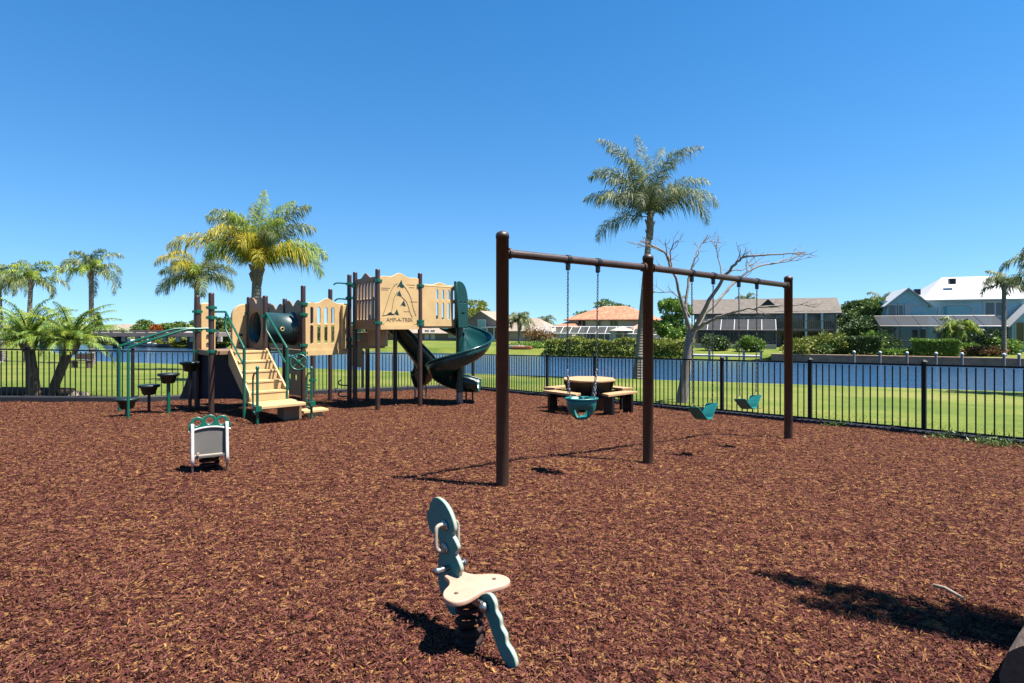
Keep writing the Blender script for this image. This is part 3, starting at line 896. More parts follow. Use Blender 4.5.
SHINGLE_TAN = tile_mat('tan_shingle', (0.32, 0.25, 0.18), (0.46, 0.37, 0.28), 3.0)
SCREEN_WHITE = pmat('white_screen_frame', (0.75, 0.75, 0.74), 0.45, 0.06, 4)
SCREEN_DARK = pmat('bronze_screen_frame', (0.10, 0.085, 0.075), 0.45, 0.1, 4)
def screen_cloth(name, c, alpha):
    m, nt, b = newmat(name); N = nt.nodes; K = nt.links
    b.inputs['Base Color'].default_value = (*c, 1); b.inputs['Roughness'].default_value = 0.8
    t = N.new('ShaderNodeBsdfTransparent'); ms = N.new('ShaderNodeMixShader'); ms.inputs[0].default_value = alpha
    K.new(t.outputs[0], ms.inputs[1]); K.new(b.outputs[0], ms.inputs[2]); K.new(ms.outputs[0], nt.nodes['Material Output'].inputs['Surface'])
    return m
MESH_DARK = screen_cloth('insect_screen_dark', (0.05, 0.05, 0.055), 0.45)
MESH_PALE = screen_cloth('insect_screen_pale', (0.30, 0.30, 0.31), 0.12)

class House:
    """local axes: x along the bank (to the right), y away from the canal, z up; (px, q) fixes the local origin"""
    def __init__(s, name, label, cat, px, q):
        d = q / (1 + 0.43 * (px - 512) / FPX)
        s.o = Vector((on_px(px, d), d, FAR_Z + (0.2 if q > 72 else 0)))
        s.root = empty(name, s.o, label, cat)
        s.M = Matrix.Translation(s.o) @ Matrix.Rotation(TH, 4, 'Z')
    def x(s, px, y=0.0):
        """local x of the point at pixel column px on the facade plane y"""
        k = (px - 512) / FPX
        o = s.o + EY * y
        return (k * o.y - o.x) / (EX.x - k * EX.y)
    def z(s, px, py, y=0.0):
        w = s.o + EY * y + EX * s.x(px, y)
        return z_px(py, w.y) - s.o.z
    def W(s, x, y, z): return s.M @ Vector((x, y, z))
    def box(s, name, x0, x1, y0, y1, z0, z1, mat, parent=None, bevel=0):
        mb = MB(); mb.box(((x0 + x1) / 2, (y0 + y1) / 2, (z0 + z1) / 2), (x1 - x0, y1 - y0, z1 - z0), M=s.M)
        return mb.build(name, mat, parent or s.root, bevel)
    def window(s, xc, zc, w, h, y=0.0, frame=None, glass=None, mull=1, side='front', fw=0.09, rails=0):
        frame = frame or M['frame_white']; glass = glass or M['window']
        mb = MB(); mg = MB()
        def bx(m, a0, a1, z0, z1, p0, p1):
            if side == 'front': m.box(((a0 + a1) / 2, y + (p0 + p1) / 2, (z0 + z1) / 2), (abs(a1 - a0), abs(p1 - p0), z1 - z0), M=s.M)
            else: m.box((y - (p0 + p1) / 2, (a0 + a1) / 2, (z0 + z1) / 2), (abs(p1 - p0), abs(a1 - a0), z1 - z0), M=s.M)
        x0, x1, z0, z1 = xc - w / 2, xc + w / 2, zc - h / 2, zc + h / 2
        bx(mb, x0 - fw, x0, z0, z1, -0.07, 0.02); bx(mb, x1, x1 + fw, z0, z1, -0.07, 0.02)
        bx(mb, x0 - fw, x1 + fw, z1, z1 + fw, -0.075, 0.02); bx(mb, x0 - fw * 1.3, x1 + fw * 1.3, z0 - fw, z0, -0.10, 0.02)
        for i in range(1, mull + 1):
            xm = x0 + w * i / (mull + 1); bx(mb, xm - fw * .35, xm + fw * .35, z0, z1, -0.06, 0.0)
        for i in range(1, rails + 1):
            zm = z0 + h * i / (rails + 1); bx(mb, x0, x1, zm - fw * .3, zm + fw * .3, -0.055, 0.0)
        f = mb.build('window', frame, s.root)
        bx(mg, x0, x1, z0, z1, -0.03, -0.012); mg.build('pane', glass, f)
        return f
    def gable(s, name, x0, x1, y0, y1, ze, zr, axis, mat, over=0.45, thick=0.18, parent=None, wall=None):
        """gable roof; axis 'x' = ridge along local x"""
        mb = MB(); mw = MB()
        if axis == 'x':
            ym = (y0 + y1) / 2; sl = (zr - ze) / (ym - y0)
            for (ya, sg) in ((y0, -1), (y1, 1)):
                e = ya + sg * over; zb = ze - sl * over
                a, b = (x0 - over, x1 + over)
                pts = [(a, e, zb), (b, e, zb), (b, ym, zr), (a, ym, zr)]
                top = [s.W(p[0], p[1], p[2] + thick) for p in pts]; bot = [s.W(*p) for p in pts]
                mb.add(top + bot, [(0, 1, 2, 3) if sg < 0 else (3, 2, 1, 0), (7, 6, 5, 4) if sg < 0 else (4, 5, 6, 7), (0, 4, 5, 1), (1, 5, 6, 2), (2, 6, 7, 3), (3, 7, 4, 0)])
            for xx in (x0, x1):
                if wall: MB().poly([s.W(xx, y0, ze - .02), s.W(xx, y1, ze - .02), s.W(xx, ym, zr - .02)]).build('gable_wall', wall, s.root)
        else:
            xm = (x0 + x1) / 2; sl = (zr - ze) / (xm - x0)
            for (xa, sg) in ((x0, -1), (x1, 1)):
                e = xa + sg * over; zb = ze - sl * over
                a, b = (y0 - over, y1 + over)
                pts = [(e, a, zb), (e, b, zb), (xm, b, zr), (xm, a, zr)]
                top = [s.W(p[0], p[1], p[2] + thick) for p in pts]; bot = [s.W(*p) for p in pts]
                mb.add(top + bot, [(3, 2, 1, 0) if sg < 0 else (0, 1, 2, 3), (4, 5, 6, 7) if sg < 0 else (7, 6, 5, 4), (0, 4, 5, 1), (1, 5, 6, 2), (2, 6, 7, 3), (3, 7, 4, 0)])
            for yy in (y0, y1):
                if wall: MB().poly([s.W(x0, yy, ze - .02), s.W(x1, yy, ze - .02), s.W(xm, yy, zr - .02)]).build('gable_wall', wall, s.root)
        r = mb.build(name, mat, parent or s.root)
        return r
    def hip(s, name, x0, x1, y0, y1, ze, zr, mat, over=0.5, ridge=0.35, thick=0.15, parent=None):
        a0, a1, b0, b1 = x0 - over, x1 + over, y0 - over, y1 + over
        ym = (b0 + b1) / 2; ins = min((b1 - b0) / 2, (a1 - a0) * (1 - ridge) / 2)
        r0, r1 = a0 + ins, a1 - ins
        p = [(a0, b0, ze), (a1, b0, ze), (a1, b1, ze), (a0, b1, ze), (r0, ym, zr), (r1, ym, zr)]
        q = [(a0, b0, ze - thick), (a1, b0, ze - thick), (a1, b1, ze - thick), (a0, b1, ze - thick)]
        mb = MB(); mb.add([s.W(*k) for k in p + q], [(0, 1, 5, 4), (1, 2, 5), (2, 3, 4, 5), (3, 0, 4), (6, 7, 1, 0), (7, 8, 2, 1), (8, 9, 3, 2), (9, 6, 0, 3), (9, 8, 7, 6)])
        return mb.build(name, mat, parent or s.root)
    def cage(s, x0, x1, y0, y1, ze, zt, mat, cloth, nb, r=0.05, mansard=0.9):
        """pool enclosure: posts along the front, mansard ribs, flat top, screen cloth"""
        mb = MB(); mc = MB()
        def bar(a, b, rr=r): mb.tube([s.W(*a), s.W(*b)], rr, 4, sm=False)
        ym = y0 + mansard
        for i in range(nb + 1):
            x = x0 + (x1 - x0) * i / nb
            bar((x, y0, 0), (x, y0, ze)); bar((x, y0, ze), (x, ym, zt)); bar((x, ym, zt), (x, y1, zt))
        for (y, z) in ((y0, ze), (ym, zt), ((ym + y1) / 2, zt), (y0, ze * 0.42), (y0, 0.1)): bar((x0, y, z), (x1, y, z))
        for x in (x0, x1):
            bar((x, y1, 0), (x, y1, zt)); bar((x, y0, ze * .9), (x, y1, ze * .9)); bar((x, y0, ze * .42), (x, y1, ze * .42))
        f = mb.build('screen_frame', mat, s.root)
        mc.poly([s.W(x0, y0, 0), s.W(x1, y0, 0), s.W(x1, y0, ze), s.W(x0, y0, ze)])
        mc.poly([s.W(x0, y0, ze), s.W(x1, y0, ze), s.W(x1, ym, zt), s.W(x0, ym, zt)])
        mc.poly([s.W(x0, ym, zt), s.W(x1, ym, zt), s.W(x1, y1, zt), s.W(x0, y1, zt)])
        for x in (x0, x1): mc.poly([s.W(x, y0, 0), s.W(x, y1, 0), s.W(x, y1, zt), s.W(x, ym, zt), s.W(x, y0, ze)])
        mc.build('screen_cloth', cloth, f)

def house_teal():
    H = House('teal_house', 'large teal two storey house with bright white metal roof and screened porch', 'house', 950, 84)
    x0, x1 = H.x(884), H.x(1052)
    zw = H.z(950, 300)                       # eave
    H.box('wall', x0, x1, 0, 11, -0.6, zw, TEAL_WALL)
    # big white roof, hipped
    zr = H.z(950, 277, 5.5)
    H.hip('roof', H.x(925, 0), x1, 0, 12, zw + .05, zr, WHITE_ROOF, 0.4, 0.42)
    # left gable wing standing forward
    g0, g1 = H.x(888, -1.5), H.x(928, -1.5)
    zg = H.z(905, 304, -1.5); zgr = H.z(907, 289, -1.5)
    H.box('wing_wall', g0, g1, -1.5, 4, -0.6, zg, TEAL_WALL)
    H.gable('wing_roof', g0, g1, -1.5, 5, zg, zgr, 'y', WHITE_ROOF, 0.4, 0.14, wall=TEAL_WALL)
    H.box('trim_band', g0 - .05, g1 + .05, -1.56, -1.503, zg - 0.14, zg + .02, M['frame_white'])
    H.window(H.x(893, -1.5), H.z(895, 311, -1.5), 0.9, 1.5, -1.5, mull=0)
    H.window(H.x(900.5, -1.5), H.z(900, 311, -1.5), 0.75, 1.5, -1.5, mull=0)
    H.window(H.x(907.5, -1.5), H.z(907, 311, -1.5), 0.75, 1.5, -1.5, mull=0, glass=M['frame_white'])
    # arched window
    xc = H.x(956); zc = H.z(956, 311.5)
    out = [(-1.65, -.7), (1.65, -.7)] + [(1.65 * math.cos(a), .25 + .62 * math.sin(a)) for a in [math.pi * i / 12 for i in range(13)]]
    inn = [(-1.42, -.7), (1.42, -.7)] + [(1.42 * math.cos(a), .22 + .48 * math.sin(a)) for a in [math.pi * i / 12 for i in range(13)]]
    o = H.W(xc, -0.06, zc)
    f = link('window', plate([out, [(x, y + .04) for x, y in inn]], 0.1, frame_M(o, EX, (0, 0, 1)), 0.006), M['frame_white'], H.root)
    link('pane', plate([inn], 0.03, frame_M(H.W(xc, -0.03, zc), EX, (0, 0, 1)), 0.002), M['window_sky'], f)
    H.window(H.x(995), H.z(995, 309), 1.7, 1.4, 0, mull=1, fw=.18)
    # roof vents
    for px, py in ((952, 280.5), (917, 291)):
        xx = H.x(px, 2.5)
        H.box('roof_vent', xx - .3, xx + .3, 2.2, 2.8, H.z(px, py + 2, 2.5) - .2, H.z(px, py - 1, 2.5) + .1, M['black'])
    # right wing
    r0, r1 = H.x(1012, -2.5), H.x(1052, -2.5)
    zg2 = H.z(1015, 324, -2.5)
    H.box('right_wing_wall', r0, r1, -2.5, 0, -0.6, zg2, TEAL_WALL)
    H.gable('right_wing_roof', r0, r1, -2.5, 3, zg2, H.z(1030, 305, -2.5), 'y', WHITE_ROOF, .35, .14, wall=TEAL_WALL)
    H.window(H.x(1024, -2.5), H.z(1022, 333, -2.5), 1.3, 2.2, -2.5, mull=1)
    # ground floor doors behind the screen
    for px in (912, 918.5, 946, 955):
        H.window(H.x(px), 1.25, 0.62, 2.1, -1.5 if px < 925 else 0, mull=0)
    for px in (897, 938, 970):
        xx = H.x(px, -3.0); H.box('column', xx - .15, xx + .15, -3.1, -2.8, 0, H.z(px, 330, -3), M['frame_white'])
    # dark porch roof of screen
    c0, c1 = H.x(880, -5.5), H.x(1008, -5.5)
    ze = H.z(945, 326, -5.5)
    H.cage(c0, c1, -5.5, -1.6, ze, ze + 1.1, SCREEN_DARK, MESH_DARK, 6, .05, 3.4)
house_teal()

def house_grey():
    H = House('grey_house', 'long grey two storey house with brown shingle roof and screened pool', 'house', 770, 86)
    x0, x1 = H.x(694), H.x(836)
    zw = H.z(770, 313)
    H.box('wall', x0, x1, 0, 9, -0.6, zw, BROWN_WALL)
    H.box('end_wall', x1 + .002, x1 + .08, 0, 9, -0.6, zw, PALE_WALL)
    H.gable('roof', x0, x1, 0, 9, zw, H.z(770, 300, 4.5), 'x', SHINGLE, .6, .2, wall=PALE_WALL)
    d0, d1 = H.x(758, 2.0), H.x(778, 2.0)
    zd = H.z(768, 308, 2.0)
    H.gable('dormer_roof', d0, d1, 1.6, 5, zd - .1, zd + 1.0, 'y', SHINGLE, .3, .14, wall=M['black'])
    z2 = H.z(770, 329)
    # balcony
    b0, b1 = H.x(774, -1.6), H.x(834, -1.6)
    H.box('balcony_floor', b0, b1, -1.6, -0.01, z2 - .25, z2, BROWNGREY)
    mb = MB()
    mb.box(((b0 + b1) / 2, -1.55, z2 + 1.0), (b1 - b0, .09, .09), M=H.M)
    k = int((b1 - b0) / .22)
    for i in range(k + 1): mb.box((b0 + (b1 - b0) * i / k, -1.55, z2 + .5), (.10, .05, .98), M=H.M)
    mb.build('balcony_railing', pmat('railing_wood', (0.30, 0.25, 0.20), 0.7, 0.15, 3), H.root)
    for px in (786, 806, 822):
        xx = H.x(px, -1.5); H.box('post', xx - .12, xx + .12, -1.58, -1.4, 0, zw - .1, M['frame_white'])
    for px in (702, 722, 744, 760): H.window(H.x(px), H.z(px, 321), 1.2, 1.0, 0, mull=1)
    for px in (782, 798, 814, 828): H.window(H.x(px), z2 + 1.15, 1.4, 2.0, 0, mull=1, frame=BROWNGREY)
    for px in (706, 722, 738, 756, 790, 806, 822): H.window(H.x(px), 1.35, 1.9, 2.2, 0, mull=1, frame=BROWNGREY)
    for yy in (2.2, 5.4): H.window(yy, H.z(838, 321), .9, 1.5, x1 + .08, side='end', mull=0)
    c0, c1 = H.x(694, -6), H.x(776, -6)
    ze = H.z(735, 330, -6)
    H.cage(c0, c1, -6, -.1, ze, ze + 1.2, SCREEN_DARK, MESH_DARK, 6, .055, 2.2)
    mb = MB()
    for i in range(7):
        x = c0 + (c1 - c0) * i / 6
        mb.tube([H.W(x, -6.06, ze), H.W(x, -3.86, ze + 1.26)], .05, 4, sm=False)
    mb.build('roof_rib', SCREEN_WHITE, H.root)
    for px in (692, 700, 730, 760, 783):
        xx = H.x(px, -2.5)
    H.box('pool_wall', c0, c1, -6.4, -6.15, 0, .5, PALE_WALL)
house_grey()

def house_orange():
    H = House('tiled_house', 'cream two storey house with orange tile hip roof and white pool cage', 'house', 610, 96)
    x0, x1 = H.x(569), H.x(648)
    zw = H.z(605, 319.5)
    H.box('wall', x0, x1, 0, 10, -0.6, zw, CREAM_WALL)
    H.hip('roof', x0, x1, 0, 11, zw, H.z(605, 306, 5), TILE_ROOF, .7, .28)
    for px in (580, 584, 599, 612, 616): H.window(H.x(px), H.z(600, 322.5), .55, 1.1, 0, mull=0, fw=.06, frame=PALE_WALL)
    l0, l1 = H.x(556, -3), H.x(572, -3)
    H.box('side_wall', l0, l1, -3, 6, -0.6, H.z(560, 327, -3), CREAM_WALL)
    H.hip('side_roof', l0, l1, -3, 6, H.z(560, 327, -3), H.z(560, 321, 1.5), TILE_ROOF, .5, .3)
    l0, l1 = H.x(633, -3), H.x(656, -3)
    H.box('right_side_wall', l0, l1, -3, 6, -0.6, H.z(645, 329, -3), CREAM_WALL)
    H.hip('right_side_roof', l0, l1, -3, 6, H.z(645, 329, -3), H.z(645, 320, 1.5), TILE_ROOF, .5, .3)
    for px in (575, 590, 604, 622): H.window(H.x(px), 1.3, 1.8, 2.2, 0, mull=1)
    c0, c1 = H.x(535, -10), H.x(652, -10)
    ze = H.z(590, 333.5, -10)
    H.cage(c0, c1, -10, -3.2, ze, ze + 0.95, SCREEN_WHITE, MESH_PALE, 13, .055, 1.6)
    H.box('pool_wall', c0, c1, -10.5, -10.2, -.3, .35, PALE_WALL)
    # white garden parasol inside the cage
    p = H.W(H.x(622, -9), -9, 0)
    root = empty('patio_umbrella', p, 'pale patio umbrella inside the white pool cage', 'umbrella')
    mb = MB(); mb.tube([p, p + Vector((0, 0, 2.3))], .04, 6); mb.build('pole', M['frame_white'], root)
    mb = MB(); mb.lathe(p + Vector((0, 0, 2.0)), [(1.7, 0), (1.6, .06), (.05, .6)], 8, sm=False); mb.build('canopy', PALE_WALL, root)
house_orange()

def house_gable():
    H = House('brown_house', 'brown gabled house with tan roof behind the spiral slide', 'house', 485, 94)
    x0, x1 = H.x(461), H.x(502)
    zw = H.z(480, 325)
    H.box('wall', x0, x1, 0, 9, -0.6, zw, BROWNGREY)
    H.gable('roof', x0, x1, 0, 9, zw, H.z(482, 312), 'y', SHINGLE_TAN, .4, .2, wall=BROWNGREY)
    H.window(H.x(482), H.z(482, 324), 1.25, 1.25, 0, mull=0, glass=M['window_sky'], fw=.16)
    # long single storey part to the left
    a0, a1 = H.x(372, -1), H.x(461, -1)
    H.box('low_wall', a0, a1, -1, 8, -0.6, H.z(420, 333, -1), BROWNGREY)
    H.hip('low_roof', a0, a1, -1, 8, H.z(420, 333, -1), H.z(420, 325, 3.5), SHINGLE_TAN, .8, .6)
    for px in (384, 400): H.window(H.x(px, -1), 1.1, 1.6, 1.6, -1, mull=1)
    H.window(H.x(453, -1), 1.5, 1.4, 1.5, -1, mull=0, glass=M['window_sky'], fw=.14)
    for px in (427, 433): H.window(H.x(px, -1), 1.05, .7, 1.5, -1, mull=0, glass=M['frame_white'])
    # right part behind the swing post
    b0, b1 = H.x(502, 2), H.x(548, 2)
    H.box('right_wall', b0, b1, 2, 9, -0.6, H.z(520, 330, 2), PALE_WALL)
    H.hip('right_roof', b0, b1, 2, 9, H.z(520, 331, 2), H.z(515, 318, 5), SHINGLE_TAN, .6, .2)
    H.box('porch_deck', H.x(486, -2), H.x(502, -2), -3, -1.1, 0, .5, PALE_WALL)
    H.box('porch_roof', H.x(484, -2), H.x(503, -2), -3, -.05, 2.3, 2.45, M['frame_white'])
    for px in (487, 494, 501):
        xx = H.x(px, -2.8); H.box('porch_post', xx - .07, xx + .07, -2.9, -2.76, .5, 2.3, M['frame_white'])
house_gable()

# far left shore: low buildings behind the bridge
def low_building(px0, px1, q, ytop, yeave, label, roofmat, wallmat, name='shore_building', arch=False):
    H = House(name, label, 'building', (px0 + px1) / 2, q)
    x0, x1 = H.x(px0), H.x(px1)
    ze = H.z((px0 + px1) / 2, yeave)
    H.box('wall', x0, x1, 0, 8, -.5, ze, wallmat)
    H.hip('roof', x0, x1, 0, 8, ze, H.z((px0 + px1) / 2, ytop, 4), roofmat, .5, .6)
    k = max(2, int((x1 - x0) / 4))
    for i in range(k): H.window(x0 + (x1 - x0) * (i + .5) / k, ze * .5, 1.6, 1.3, 0, mull=1)
low_building(96, 141, 90, 324, 331, 'low building with pinkish tan roof beyond the wooden bridge', SHINGLE_TAN, PALE_WALL)
low_building(186, 226, 82, 320, 334, 'white waterside building at the right end of the bridge', WHITE_ROOF, M['frame_white'])

# seawall along the far bank
mb = MB()
sw0, sw1 = 26.0, 78.0
for a, b in ((0.0, 0.25),):
    p0 = Vector((sw0, far_bank(sw0) - .2, 0)); p1 = Vector((sw1, far_bank(sw1) - .2, 0))
    mid = (p0 + p1) / 2
    Mx = Matrix.Translation(mid) @ Matrix.Rotation(TH, 4, 'Z')
    mb.box((0, 0, (FAR_Z - 3.6) / 2), ((p1 - p0).length, .22, abs(FAR_Z + 3.6) + .08), M=Mx)
sw = empty('seawall', (mid.x, mid.y, -3.5), 'brown timber seawall along the far canal bank', 'seawall')
mb.build('wall_face', pmat('seawall_boards', (0.62, 0.31, 0.17), 0.8, 0.3, 2.0, 0.3, 20), sw)
mb = MB(); mb.box((0, 0, FAR_Z + .10), ((p1 - p0).length, .5, .12), M=Mx); mb.build('cap', pmat('seawall_cap', (0.66, 0.40, 0.24), 0.8, 0.25, 2.0, 0.3, 20), sw)

# mooring piles with white caps
pile_lab = ['mooring pile with white cap in front of the clipped right bushes', 'mooring pile with white cap left of the box hedge', 'mooring pile with white cap at the left end of the box hedge', 'mooring pile with white cap before the box hedge centre',
            'mooring pile with white cap at the right end of the box hedge', 'mooring pile with white cap under the tall right palm', 'rightmost mooring pile with white cap']
proto = None
for i, px in enumerate((854, 880, 907, 936, 962, 1004, 1019)):
    d = 67.2 / (1 + .43 * (px - 512) / FPX)
    p = Vector((on_px(px, d), d, -3.4))
    if proto is None:
        proto = empty('mooring_pile', p, pile_lab[0], 'piling', 'white capped piles along the far seawall')
        zt = z_px(352, d)
        mb = MB(); mb.tube([p, Vector((p.x, p.y, zt))], [.12, .105], 10); mb.build('pile', M['palebark'], proto)
        mb = MB(); mb.lathe((p.x, p.y, zt), [(.13, -.05), (.135, .03), (.10, .10), (.02, .13)], 10); mb.build('cap', M['frame_white'], proto)
    else:
        c = copy_tree(proto); c.location = p; c['label'] = pile_lab[i]

# dock behind the belt swings
H = House('dock', 'low pale wooden dock on the far bank behind the belt swings', 'dock', 727, 66.5)
H.o.z = WATER_Z; H.M = Matrix.Translation(H.o) @ Matrix.Rotation(TH, 4, 'Z'); H.root.location = H.o; ORG[H.root] = H.o.copy()
DW = pmat('dock_planks', (0.42, 0.40, 0.37), 0.8, 0.2, 2.0, 0.3, 20)
H.box('deck', H.x(692), H.x(762), -1.0, 1.3, .42, .56, DW)
for px in (693, 710, 727, 744, 761):
    xx = H.x(px); H.box('pile', xx - .11, xx + .11, -.9, -.68, -1.5, 1.1 if px != 727 else .4, DW)

# small boats on the far shore
def boat(px, q, L, label, hull, rz=0.0, name='small_boat'):
    d = q / (1 + .43 * (px - 512) / FPX)
    p = Vector((on_px(px, d), d, WATER_Z if q < 68.5 else FAR_Z + .02))
    root = empty(name, p, label, 'boat')
    mb = MB(); n = 9; vs = []; W = L * .16; Hh = L * .11
    for i in range(n):
        s = i / (n - 1); x = (s - .5) * L; w = W * math.sin(math.pi * (.12 + .8 * s) ** .8) ** .7 if i < n - 1 else .02
        for (yy, zz) in ((-w, Hh * (1 + .3 * s)), (-w * .75, Hh * .35), (0, 0), (w * .75, Hh * .35), (w, Hh * (1 + .3 * s))): vs.append((x, yy, zz))
    Mx = Matrix.Translation(p) @ Matrix.Rotation(TH + rz, 4, 'Z')
    fs = []
    for i in range(n - 1):
        for j in range(4): fs.append((i * 5 + j, (i + 1) * 5 + j, (i + 1) * 5 + j + 1, i * 5 + j + 1))
        fs.append((i * 5 + 4, (i + 1) * 5 + 4, (i + 1) * 5, i * 5))
    fs.append((0, 1, 2, 3, 4))
    mb.add([Mx @ Vector(v) for v in vs], fs); mb.build('hull', hull, root)
    if L > 4:
        mb = MB(); mb.box((0, 0, Hh + .35), (L * .22, W * 1.1, .7), M=Mx); mb.build('console', M['frame_white'], root)
        mb = MB(); mb.box((0, 0, Hh + 1.5), (L * .3, W * 1.5, .06), M=Mx)
        for sx in (-1, 1):
            for sy in (-1, 1): mb.box((sx * L * .13, sy * W * .65, Hh + .9), (.05, .05, 1.2), M=Mx)
        mb.build('canopy', M['window_sky'], root)
boat(522, 70.2, 2.6, 'red kayak pulled up on the far lawn', pmat('kayak_red', (0.95, 0.26, 0.13), .4, .1), .1, 'kayak')
boat(513, 71.0, 3.2, 'white kayak lying behind the red kayak', M['frame_white'], -.05, 'kayak')
boat(131, 67.5, 4.2, 'white boat moored under the left part of the bridge', M['frame_white'])
boat(147, 67.5, 4.2, 'boat with blue canopy moored beneath the bridge', M['frame_white'], .1)
boat(163, 67.8, 3.8, 'white boat moored just left of the slim palm trunk', M['frame_white'], -.1)

# garden chair on the far lawn
H = House('lawn_chair', 'white lawn chair left of the pool cage', 'chair', 553, 80)
H.box('seat', -.35, .35, -.3, .4, .35, .43, M['frame_white']); H.box('backrest', -.35, .35, .36, .44, .43, 1.05, M['frame_white'])
for sx in (-.32, .32):
    for sy in (-.27, .36): H.box('leg', sx - .04, sx + .04, sy - .04, sy + .04, 0, .35, M['frame_white'])

# hedges and bushes along the far bank
def bank_pt(px, q):
    d = q / (1 + .43 * (px - 512) / FPX)
    return Vector((on_px(px, d), d, FAR_Z if q > 68.6 else WATER_Z))
def hedge(name, label, px0, px1, q, h, depth, leaf, n, mat, seed, lump=.2, zoff=0.0):
    rng = np.random.default_rng(seed)
    a = bank_pt(px0, q); b = bank_pt(px1, q); a.z += zoff; b.z += zoff
    root = empty(name, (a + b) / 2, label, 'hedge')
    L = (b - a).length
    u = rng.random(n); v = rng.random(n); w = rng.random(n)
    ph = rng.random(6) * 6.28
    hh = h * (1 + lump * (np.sin(u * L * .9 + ph[0]) * .5 + np.sin(u * L * 2.1 + ph[1]) * .35 + np.sin(v * 4 + ph[2] + u * L * .5) * .3))
    face = rng.random(n)
    zz = np.where(face < .45, hh * (.9 + .12 * w), hh * w)
    vv = np.where(face < .45, v, np.where(face < .85, .06 * v - .03 * np.sin(u * L * 1.7), v))
    vv = vv + lump * .5 * np.sin(zz * 3 + u * L) * .3
    ex = np.array((b - a).normalized()); ey = np.array(EY)
    P = np.array(a) + ex * (u * L)[:, None] + ey * (vv * depth - depth / 2)[:, None]
    P[:, 2] += zz
    D = rng.normal(size=(n, 3)) + np.where(face < .45, 1.0, 0.2)[:, None] * np.array([0, 0, 1.0]) - np.where(face < .45, 0, .8)[:, None] * ey
    link('foliage', leaf_mesh('foliage', P, D, leaf * (.6 + .8 * rng.random(n)), leaf * .55, rng), M[mat], root)
    mb = MB()
    for i in range(max(3, int(L / 1.2))):
        t = (i + .5) / max(3, int(L / 1.2)); p = a.lerp(b, t)
        mb.tube([p, p + Vector((0, 0, h * .6))], [.07, .03], 5)
    mb.build('stems', M['bark'], root)
hedge('box_hedge', 'clipped dark green box hedge in front of the teal house', 912, 957, 70.2, 1.6, 1.6, .17, 9000, 'leaf_bright', 41, .03)
hedge('mangrove_hedge', 'long low olive hedge on the bank below the white pool cage', 548, 694, 69.4, 1.55, 2.4, .26, 12000, 'leaf_olive', 42, .22, -.35)
hedge('shore_hedge', 'ragged low shrubs on the far shore behind the bridge', 100, 232, 69.6, .7, 2.0, .3, 9000, 'leaf_olive', 44, .35, -.2)
def bush(px, q, w, h, label, mat, seed, n=4500, leaf=.24, name='bush', cat='bush'):
    p = bank_pt(px, q)
    rng = random.Random(seed)
    lobes = [(0, 0, h * .42, w * .42, w * .40, h * .42)]
    for k in range(6): lobes.append((rng.uniform(-.55, .55) * w, rng.uniform(-.3, .3) * w, h * rng.uniform(.18, .62), w * rng.uniform(.16, .34), w * .28, h * rng.uniform(.18, .42)))
    return leafy(name, label, cat, p, lobes, n, leaf, mat, seed)
bush(800, 70, 3.4, 1.9, 'rounded bright bush left of the right swing post', 'leaf_olive', 51)
bush(816, 70.2, 3.6, 2.3, 'tall rounded bush just right of the right swing post', 'leaf_olive', 52)
bush(836, 70.4, 3.2, 2.0, 'rounded bush in the middle of the right bank row', 'leaf_mid', 53)
hedge('bank_hedge', 'dark clipped hedge left of the mooring piles', 842, 880, 70.5, 1.75, 2.0, .2, 6000, 'leaf_dark', 54, .07)
bush(752, 74, 2.2, 2.0, 'pale leafy shrub standing before the grey house screens', 'leaf_bright', 55, 2500)
bush(712, 75, 2.6, 2.2, 'dark shrub at the left end of the grey house', 'leaf_dark', 56, 2500)
bush(966, 77, 2.4, 1.3, 'low green shrub right of the box hedge', 'leaf_bright', 57, 2000)
bush(985, 75, 3.4, 1.0, 'low reddish garden bed below the right palm', 'leaf_rust', 58, 2200)
bush(1008, 77, 2.4, 1.9, 'bright shrub beside the right palm trunk', 'leaf_bright', 59, 2200)
bush(880, 79, 3.0, 2.8, 'bright leafy shrub at the left corner of the teal house', 'leaf_bright', 60, 2500)
bush(987, 79.5, 5.0, 3.0, 'dark shrubbery under the teal house porch', 'leaf_dark', 61, 4000, .3)
bush(895, 71, 2.2, .8, 'low flowering plants left of the box hedge', 'leaf_bright', 62, 1500)
bush(530, 74, 4.0, 1.0, 'low green ground shrub left of the long hedge', 'leaf_bright', 64, 2200)
bush(541, 84, 3.6, 2.8, 'rust coloured shrub beside the small far palm', 'leaf_rust', 65, 2500)
bush(660, 72, 3.4, 1.7, 'rounded shrub at the right end of the long olive hedge', 'leaf_olive', 66, 3000)

def ftree(px, q, top, w, label, mat, seed, n=7000, leaf=.34, trunk=.35, kind='tree', zb=None):
    p = bank_pt(px, q)
    h = z_px(top, p.y) - p.z
    rng = random.Random(seed)
    lobes = []
    for k in range(9):
        a = rng.uniform(0, 6.28); r = w * rng.uniform(.1, .42)
        s = rng.uniform(.14, .30)
        lobes.append((math.cos(a) * r, math.sin(a) * r, h * rng.uniform(.28, .84), w * s, w * s, h * rng.uniform(.08, .15)))
    lobes.append((0, 0, h * .86, w * .24, w * .24, h * .13))
    return leafy('broadleaf_tree', label, 'tree', p, lobes, n, leaf, mat, seed, (h * .38, h * .025 + .05))
ftree(672, 80, 298, 5.0, 'bright green tree behind the bare tree trunk', 'leaf_bright', 71)
ftree(477, 130, 300, 10, 'tall olive tree behind the brown gabled house', 'leaf_olive', 72, 6000, .5)
ftree(606, 140, 300, 11, 'grey green tree top behind the orange tile roof', 'leaf_mid', 73, 5000, .5)
ftree(858, 90, 302, 7.5, 'dense dark tree between the grey and teal houses', 'leaf_dark', 74, 8000, .36)
